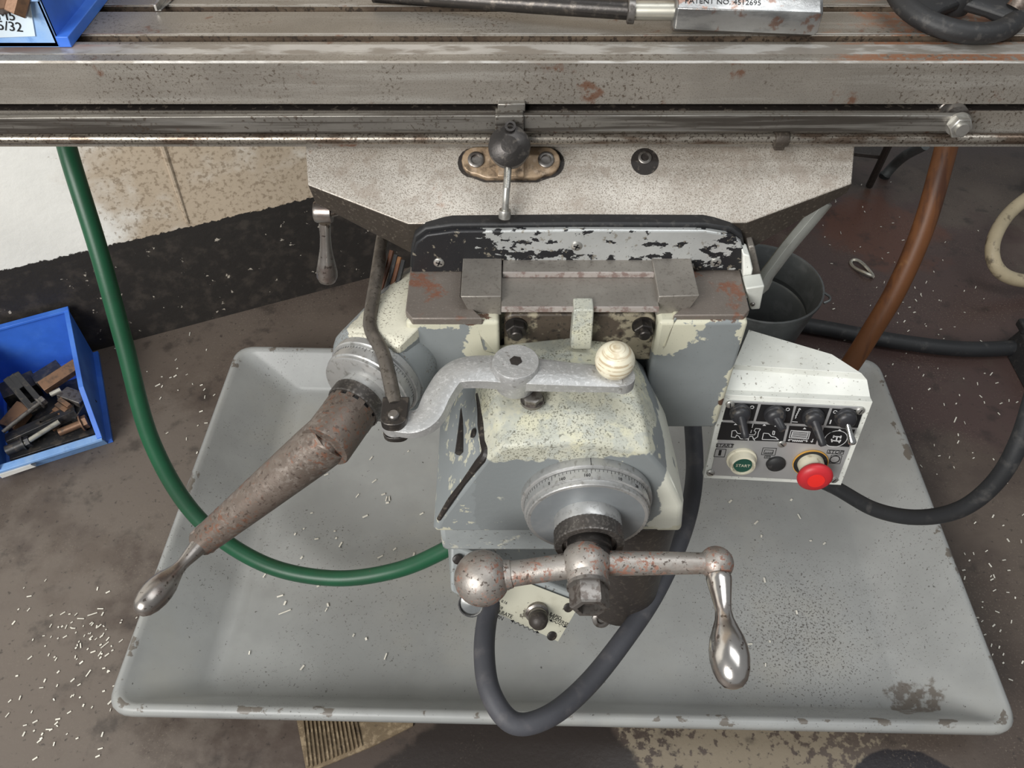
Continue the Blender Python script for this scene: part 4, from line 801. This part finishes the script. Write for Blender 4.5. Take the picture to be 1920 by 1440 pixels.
# ================================================================== BUCKET
bz = .21; bcn = onZ(1438, 552, bz); bkt = thing('bucket', 'dull galvanised bucket behind the control box', 'bucket', (bcn.x, bcn.y+.042, 0))
bo = V((bcn.x, bcn.y+.042, 0)); b = B()
b.lathe(bo, ZU, [(0, .001), (.088, .001), (.092, .0), (.126, .195), (.126, .2), (.130, .203), (.130, .209), (.126, .210), (.123, .206), (.111, .140), (.113, .136), (.113, .128), (.109, .124), (.089, .012), (0, .010)], 48)
b.build('bucket_body', m_galv, bkt, ang=35)
b = B(); ea = bo+V((.128, -.03, .185)); b.tube([ea+V((0, -.012, 0)), ea+V((.012, -.008, .004)), ea+V((.014, .002, .006)), ea+V((.004, .012, .008))], .003, 8); b.build('bucket_ear', m_galv, bkt)
b = B(); q = bo+V((-.02, -.03, .012)); b.prism(rpoly([q+V((-.05, -.02, 0)), q+V((.05, -.03, 0)), q+V((.055, .03, 0)), q+V((-.045, .035, 0))], .01), ZU*.03); b.lathe(q+V((.015, 0, .030)), ZU, [(.017, 0), (.017, .012), (.008, .012), (.008, 0)], 20)
tag(b.build('pipe_fitting', m_coppery), 'brown scrap pipe fitting lying in the bucket', 'scrap metal')
# ================================================================== THINGS BEHIND, UPPER RIGHT
sb0 = onZ(1640, 335, 0)
st_ = thing('steel_stand', 'dark steel stand with a bent tube leg by the far floor', 'stand', sb0)
b = B(); b.prism([onZ(1590, 292, .12), onZ(1658, 300, .12), onZ(1640, 262, .12), onZ(1560, 258, .12)], ZU*.012); b.build('shelf', m_motor, st_, bevel=.002)
b = B(); b.tube([onZ(1630, 348, .005), onZ(1655, 296, .13), onZ(1668, 268, .2)], .010, 8, smooth=False); b.build('leg', m_motor, st_)
b = B(); b.tube([onZ(1660, 328, .012), onZ(1678, 308, .05), onZ(1700, 290, .11), onZ(1735, 272, .17)], .014, 12); b.build('leg', m_galv, st_)
b = B(); b.lathe(onZ(1658, 331, 0), ZU, [(0, 0), (.016, 0), (.015, .010), (0, .012)], 14); b.build('rubber_foot', m_rubber, st_)
b = B(); c = onZ(1968, 325, .07); n = 36
b.lathe(c, (.75, -.5, .2), [(.045, -.02), (.062, -.02), (.070, -.012), (.070, .012), (.062, .02), (.045, .02), (.040, .012), (.040, -.012)], 36); tag(b.build('castor_wheel', m_rubber, ang=40), 'black rubber wheel cut off by the right edge', 'wheel')
b = B(); c = onZ(1945, 690, 0); b.prism(rpoly([c+V((-.06, -.10, 0)), c+V((.2, -.12, 0)), c+V((.22, .1, 0)), c+V((-.055, .08, 0))], .02), ZU*.06, 0, .9); b.prism(rpoly([c+V((-.045, .05, .058)), c+V((.1, .05, .058)), c+V((.1, .085, .058)), c+V((-.045, .085, .058))], .005), ZU*.02)
tag(b.build('rubber_foot_block', m_rubber, bevel=.004), 'black block on the floor at the right edge below the beige pipe', 'block')
# ================================================================== TABLE-TOP TOOLS
zh = ZT+.0200
ta, tb = onZ(1262, 20, zh), onZ(1533, 29, zh); td = (tb-ta).normalized()
tool = thing('box_wrench', 'bare steel hexagonal handled tool with a long black shaft on the table', 'tool', V((ta.x, ta.y, ZT)))
hs = ZU.cross(td).normalized()
def hexring(o, r): return [o+(hs*math.cos(math.pi/3*i+math.pi/6)+ZU*math.sin(math.pi/3*i+math.pi/6))*r for i in range(6)]
b = B(); b.loft([hexring(ta, .0165), hexring(ta+td*.002, .0195), hexring(tb-td*.003, .0200), hexring(tb, .0175)]); hx = b.build('hex_body', m_tool, tool, bevel=.0008)
hb = hs if hs.y > 0 else -hs; fn = (ZU*.866-hb*.5); fy = (hb*.866+ZU*.5)
text('PATENT NO. 4512695', .0072, ta.lerp(tb, .32)+fn*.0171-fy*.0022, td, fy, m_ink, hx, ext=.0003)
zs = zh-.002; na = onZ(1190, 20, zs)
b = B(); b.tube([ta+td*.004, na], .0085, 20, smooth=False); b.build('neck', m_lightsteel, tool)
b = B(); b.lathe(onZ(1190, 20, zs), -td, [(0, 0), (.0115, 0), (.0118, .001), (.0118, .006), (.0105, .007), (0, .007)], 28); b.build('collar', m_bolt, tool)
b = B(); b.tube([onZ(1182, 19, zs), onZ(1000, 8, zs-.002), onZ(840, -2, zs-.006), onZ(700, -10, zs-.008)], [.0088, .0085, .0078, .0075], 20, smooth=False); b.build('shaft', m_black_steel, tool)
# black handwheel lying on the table
zw = ZT+.0195
hwc = onZ(1792, -6, zw); hwh = thing('handwheel', 'black handwheel with a brown handle lying on the table, upper right', 'handwheel', V((hwc.x, hwc.y, ZT)))
RW = .0575; hn = V((.05, -.16, 1)).normalized(); hu = V((1, 0, 0)); hu = (hu-hn*hu.dot(hn)).normalized(); hv = hn.cross(hu)
b = B(); ring = [hwc+(hu*math.cos(2*math.pi*k/40)+hv*math.sin(2*math.pi*k/40))*RW for k in range(41)]
rr_ = []
for k in range(40):
    a = 2*math.pi*k/40; rd = hu*math.cos(a)+hv*math.sin(a)
    rr_.append([hwc+rd*(RW+math.cos(2*math.pi*j/12)*.0105)+hn*math.sin(2*math.pi*j/12)*.0095 for j in range(12)])
b.loft(rr_+[rr_[0]], cap=False); b.build('rim', m_rubber, hwh, ang=60)
b = B(); b.lathe(hwc-hn*.010, hn, [(0, 0), (.017, 0), (.017, .020), (.014, .024), (0, .024)], 30); b.build('hub', m_rubber, hwh)
for a in (math.radians(-28), math.radians(92), math.radians(212)):
    rd = hu*math.cos(a)+hv*math.sin(a); b = B(); b.tube([hwc+rd*.008, hwc+rd*.032, hwc+rd*.054], [.013, .012, .016], sq=(hn, (.5, 1)), smooth=False); b.build('spoke', m_rubber, hwh, bevel=.002)
a = math.radians(-28); p = hwc+(hu*math.cos(a)+hv*math.sin(a))*.052+hn*.006; b = B(); b.lathe(p, hn+V((.45, .4, 0)), [(0, 0), (.0085, 0), (.008, .01), (.009, .03), (.0105, .05), (.0085, .062), (0, .065)], 20); b.build('handle', m_rustarm, hwh)
b = B(); b.prism([onZ(291, 21, ZT+.0005), onZ(303, 21, ZT+.0005), onZ(350, -25, ZT+.0005), onZ(322, -25, ZT+.0005)], ZU*.0015)
b.prism([onZ(291, 21, ZT+.002), onZ(296, 21, ZT+.002), onZ(330, -25, ZT+.002), onZ(322, -25, ZT+.002)], ZU*.006)
tag(b.build('angle_strip', m_tool, bevel=.0003), 'thin pointed steel angle strip lying across a table slot', 'metal strip')
# ================================================================== BLUE BINS
def bin_(o, u, wv, W, D, H, lip, label, dm, zm, lean=0., flange=.010):
    """open-fronted stacking bin; o is its front right bottom corner, u points right, wv to the back"""
    u, wv = V(u).normalized(), V(wv).normalized(); t = .0035
    th = thing('storage_bin', label, 'bin', o-u*W/2+wv*D/2)
    P = lambda a, d, z: V(o)+u*a+wv*d+ZU*z         # a: 0 right edge, -W left edge
    b = B(); b.prism([P(0, 0, .001), P(-W, 0, .001), P(-W, D, .001), P(0, D, .001)], ZU*t); b.build('base', m_blue, th)
    for a0, sgn in ((0, -1), (-W, 1)):
        x = a0
        prof_ = [(0.0, 0), (-lean, lip), (dm, zm), (D, H), (D, 0)]
        b = B(); b.prism([P(x, d, z+.001) for d, z in prof_], u*sgn*t)
        b.prism([P(x-sgn*flange*.2, d, z) for d, z in ((dm, zm-.002), (D, H-.002), (D, H+.004), (dm, zm+.004))], u*sgn*flange)
        b.prism([P(x-sgn*flange*.2, d, z) for d, z in ((-lean, lip-.002), (-lean, lip+.004), (dm, zm+.004), (dm, zm-.002))], u*sgn*flange)
        b.prism([P(x-sgn*.011, d, z) for d, z in ((0, 0), (0, .010), (D, .010), (D, 0))], u*sgn*.012)
        b.build('side_wall', m_blue, th, bevel=.0008)
    b = B(); b.prism([P(0, D-t, 0), P(-W, D-t, 0), P(-W, D-t, H), P(0, D-t, H)], wv*t); b.prism([P(.002, D-.012, H-.002), P(-W-.002, D-.012, H-.002), P(-W-.002, D-.012, H+.004), P(.002, D-.012, H+.004)], wv*.014); b.build('back_wall', m_blue, th, bevel=.0008)
    b = B(); b.prism([P(0, 0, 0), P(-W, 0, 0), P(-W, -lean, lip), P(0, -lean, lip)], wv*t); b.prism([P(.001, -lean-.004, lip-.004), P(-W-.001, -lean-.004, lip-.004), P(-W-.001, -lean-.004, lip+.002), P(.001, -lean-.004, lip+.002)], wv*.018)
    fr = b.build('front_lip', m_bluefade, th, bevel=.0008)
    return th, P, fr, u, wv
o = onZ(203, 832, 0); bu = V((.909, .416, 0)); bw = V((-.416, .909, 0))
th1, P1_, fr1, u1, w1 = bin_(o, bu, bw, .20, .285, .150, .042, 'open blue plastic bin of clamps on the floor against the wall', .06, .118, .02)
b = B(); b.prism([P1_(-.135, -.021, .022), P1_(-.2, -.021, .020), P1_(-.2, -.0235, .034), P1_(-.140, -.0235, .034)], w1*.012); b.build('torn_label', m_white, fr1)
o2 = V((onZ(135, 92, ZT).x, onZ(135, 92, ZT).y, ZT))
o2 = V((o2.x-.012, o2.y+.003, ZT))
th2, P2_, fr2, u2, w2 = bin_(o2, (1, 0, 0), (0, 1, 0), .16, .24, .10, .047, 'blue plastic bin with a handwritten card, on the table at upper left', .12, .10)
pc0, pc1 = onY(66, 64, o2.y-.001), onY(-30, 20, o2.y-.001)
b = B(); cr = [onY(66, 68, o2.y-.0012), onY(-40, 72, o2.y-.0012), onY(-40, 8, o2.y-.0012), onY(56, 8, o2.y-.0012)]; b.prism(cr, (0, .0012, 0)); card = b.build('label_card', m_card, fr2)
text('5/32', .0125, onY(17, 50, o2.y-.0016), (1, 0, -.10), (0, 0, 1), m_ink, card, shear=.15); text('M5', .0125, onY(10, 30, o2.y-.0016), (1, 0, -.05), (0, 0, 1), m_ink, card, shear=.2)
# hexagonal holders sticking out of the table bin
for k, (x, y, x2, y2) in enumerate(((29, 26, 60, -60), (4, 22, -30, -60))):
    p = onY(x, y, o2.y-.010); q = p+V((.03*(1 if k == 0 else -.6), .035, .055)); d = (q-p).normalized(); b = B(); b.hexa(p, d, .0095, .09); b.hexa(p+d*.001, -d, .0095, .001, hole=.004)
    tag(b.build('hex_holder', m_coppery, bevel=.0008), ('brown hexagonal holder leaning over the card of the table bin' if k == 0 else 'brown hexagonal holder at the left frame edge in the table bin'), 'tool holder', 'hexagonal holders in the table bin')
# clamps in the floor bin
def fl(a, d, z): return P1_(a*.93, d*.93+.005, z*.80+.004)
def slab(name, c, L, W_, T, rz, rx, ry, mat, label, slot=None, step=False, group='clamping pieces in the blue bin'):
    c = V(c); X = (u1*math.cos(rz)+w1*math.sin(rz)); Y = (w1*math.cos(rz)-u1*math.sin(rz)); X = (X+ZU*math.tan(rx)).normalized(); Z = X.cross(Y).normalized(); Y = Z.cross(X); Z = (Z+Y*math.tan(ry)).normalized(); Y = Z.cross(X)
    b = B()
    if slot:
        s0_, s1_, sw = slot
        for (a0, a1, b0, b1) in ((-L/2, L/2, -W_/2, -sw/2), (-L/2, L/2, sw/2, W_/2), (-L/2, s0_, -sw/2, sw/2), (s1_, L/2, -sw/2, sw/2)):
            b.box(c+X*(a0+a1)/2+Y*(b0+b1)/2, a1-a0, b1-b0, T, X, Y, Z)
    elif step:
        n = 6
        for k in range(n): b.box(c+X*(-L/2+L*(k+.5)/n)+Z*(-T/2+T*(k+1)/n/2), L/n, W_, T*(k+1)/n, X, Y, Z)
    else: b.box(c, L, W_, T, X, Y, Z)
    return tag(b.build(name, mat, bevel=.001), label, 'clamp', group)
slab('slotted_clamp', fl(-.135, .150, .085), .095, .034, .018, -1.15, -.45, 0, m_oxide, 'black slotted clamp bar leaning in the middle of the floor bin', slot=(-.012, .028, .011))
slab('clamp_block', fl(-.085, .195, .080), .060, .040, .022, .35, .1, .2, m_oxide, 'black clamp block against the back of the floor bin', )
slab('copper_brown_clamp', fl(-.058, .170, .088), .085, .026, .020, .35, .12, -.35, m_coppery, 'copper-brown clamp bar at the back of the floor bin')
slab('grey_block', fl(-.040, .105, .072), .055, .032, .014, -.75, -.1, .2, m_bolt, 'flat grey steel block at the right of the floor bin')
slab('step_block', fl(-.080, .075, .062), .060, .034, .030, .55, .1, 0, m_coppery, 'brown notched step block in the middle of the floor bin', step=True)
slab('long_clamp', fl(-.115, .060, .056), .140, .030, .020, .12, .08, .2, m_oxide, 'long black clamp bar along the front of the floor bin', slot=(.0, .04, .011))
slab('dark_wedge', fl(-.030, .075, .052), .060, .024, .022, .9, .1, .3, m_oxide, 'black wedge clamp in the right front of the floor bin')
slab('flat_packing', fl(-.165, .110, .056), .06, .04, .02, .8, .1, 0, m_coppery, 'brown packing strip at the left of the floor bin')
slab('riser_block', fl(-.155, .200, .055), .07, .05, .03, .2, .0, 0, m_oxide, 'black riser block in the back left of the floor bin')
slab('base_packing', fl(-.105, .105, .018), .165, .18, .024, 0, 0, 0, m_oxide, 'dark flat packing plate at the bottom of the floor bin')
def stud(name, p, q, r, mat, label, head=None):
    p, q = V(p), V(q); d = (q-p).normalized(); L = (q-p).length; b = B()
    b.lathe(p, d, [(0, 0), (r, 0), (r, L), (0, L)], 16)
    if head: b.hexa(q-d*.002, d, head, .012); b.lathe(q-d*.004, d, [(0, 0), (head*1.25, 0), (head*1.25, .003), (0, .003)], 20)
    return tag(b.build(name, mat), label, 'bolt', 'bolts in the blue bin')
stud('pale_stud', fl(-.155, .000+.012, .066), fl(-.075, .040, .074), .0055, m_lightsteel, 'pale steel stud lying over the front of the floor bin')
stud('long_bolt', fl(-.190, .060, .075), fl(-.105, .105, .088), .0045, m_bolt, 'thin grey bolt with a square nut in the floor bin', .011)
stud('hex_bolt', fl(-.085, .030, .048), fl(-.032, .034, .052), .008, m_coppery, 'brown hexagon-head bolt in the front right corner of the floor bin', .0145)
stud('washer_bolt', fl(-.19, .015, .058), fl(-.150, .018, .062), .011, m_oxide, 'dark bolt with a steel washer at the front of the floor bin', .012)
stud('bright_pin', fl(-.085, .125, .082), fl(-.062, .130, .084), .0055, m_lightsteel, 'small bright pin between the black clamps in the floor bin')
# ================================================================== FLOOR LITTER
ma = [onZ(553, 1330, 0), onZ(775, 1330, 0), onZ(775, 1362, 0), onZ(700, 1400, 0), onZ(590, 1445, 0), onZ(575, 1445, 0)]
mt = thing('mat_scrap', 'tan worn scrap of ribbed matting on the floor below the tray', 'mat', V((ma[0].x, ma[2].y, 0)))
m_mat = M('tan_worn_mat', (.17, .125, .075), .8, 0, [dict(c=(.36, .28, .18), s=90, lo=.5, hi=.68, a=.7), dict(c=(.05, .035, .025), s=40, lo=.55, hi=.7, a=.8)], bump=.8, bscale=160)
b = B(); b.prism([p+ZU*.0005 for p in ma], ZU*.004); b.build('sheet', m_mat, mt)
b = B()
for k in range(14):
    x = 572+k*7.5; yb = 1438-max(0, k-1)*3.2; p, q = onZ(x-8, 1330, .0045), onZ(x+4+k*.2, yb, .0045)
    b.prism([p, p+V((.0030, 0, 0)), q+V((.0030, 0, 0)), q], ZU*.0035)
tag(b.build('ribs', m_mat, mt), kind='stuff')
b = B(); p = onZ(1618, 500, .012); d = V((.5, -.85, 0)).normalized(); pts = []
for k in range(12):
    a = 2*math.pi*k/12; pts.append(p+d*math.cos(a)*.036+V((-d.y*-1, d.x*-1, 0))*math.sin(a)*.013+ZU*(.004*math.sin(2*a)-.006))
b.tube(pts+[pts[0]], .0045, 6, sub=3); tag(b.build('wood_shaving', m_lightsteel), 'curled pale yellow shaving on the floor beside the brown hose', 'shaving')
def flakes(name, n, region, zf, size, seed, label):
    r = random.Random(seed); b = B()
    for k in range(n):
        cxp, cyp, sx, sy = region[r.randrange(len(region))]
        p = onZ(r.gauss(cxp, sx), r.gauss(cyp, sy), zf)
        if name == 'floor_swarf':
            # keep clear of the tray
            if -.66 < p.x < .82 and .38 < p.y < 1.24: continue
            if (p-P0).dot(wn) < .01 or (p-(o+bu*-.1+bw*.14)).length < .2: continue
        elif not (-.46 < p.x < .60 and .52 < p.y < 1.1): continue
        a = r.gauss(.9, .6); l = size*r.uniform(.4, 1.6)*(2 if r.random() < .06 else 1); wq = size*r.uniform(.25, .5)
        X = V((math.cos(a), math.sin(a), r.uniform(-.1, .1))); Y = V((-math.sin(a), math.cos(a), r.uniform(-.2, .2)))
        b.box(p+ZU*.0015, l, wq, .0012, X, Y, V((0, 0, 1)))
    return tag(b.build(name, m_chip, smooth=False), label, 'swarf', kind='stuff')
flakes('floor_swarf', 430, [(1700, 540, 130, 100), (1740, 590, 100, 60), (1560, 400, 70, 50), (120, 1300, 80, 80), (130, 1240, 80, 70), (170, 1200, 40, 40), (340, 700, 50, 110), (260, 590, 60, 40), (1800, 780, 70, 70), (300, 1390, 120, 30), (1860, 1100, 40, 120)], .0, .0052, 3, 'pale metal swarf scattered over the dark floor')
flakes('tray_swarf', 70, [(500, 1200, 120, 80), (600, 900, 80, 120), (1450, 1050, 120, 120), (680, 950, 100, 60)], .022, .007, 5, 'few pale metal flakes scattered in the grey tray')
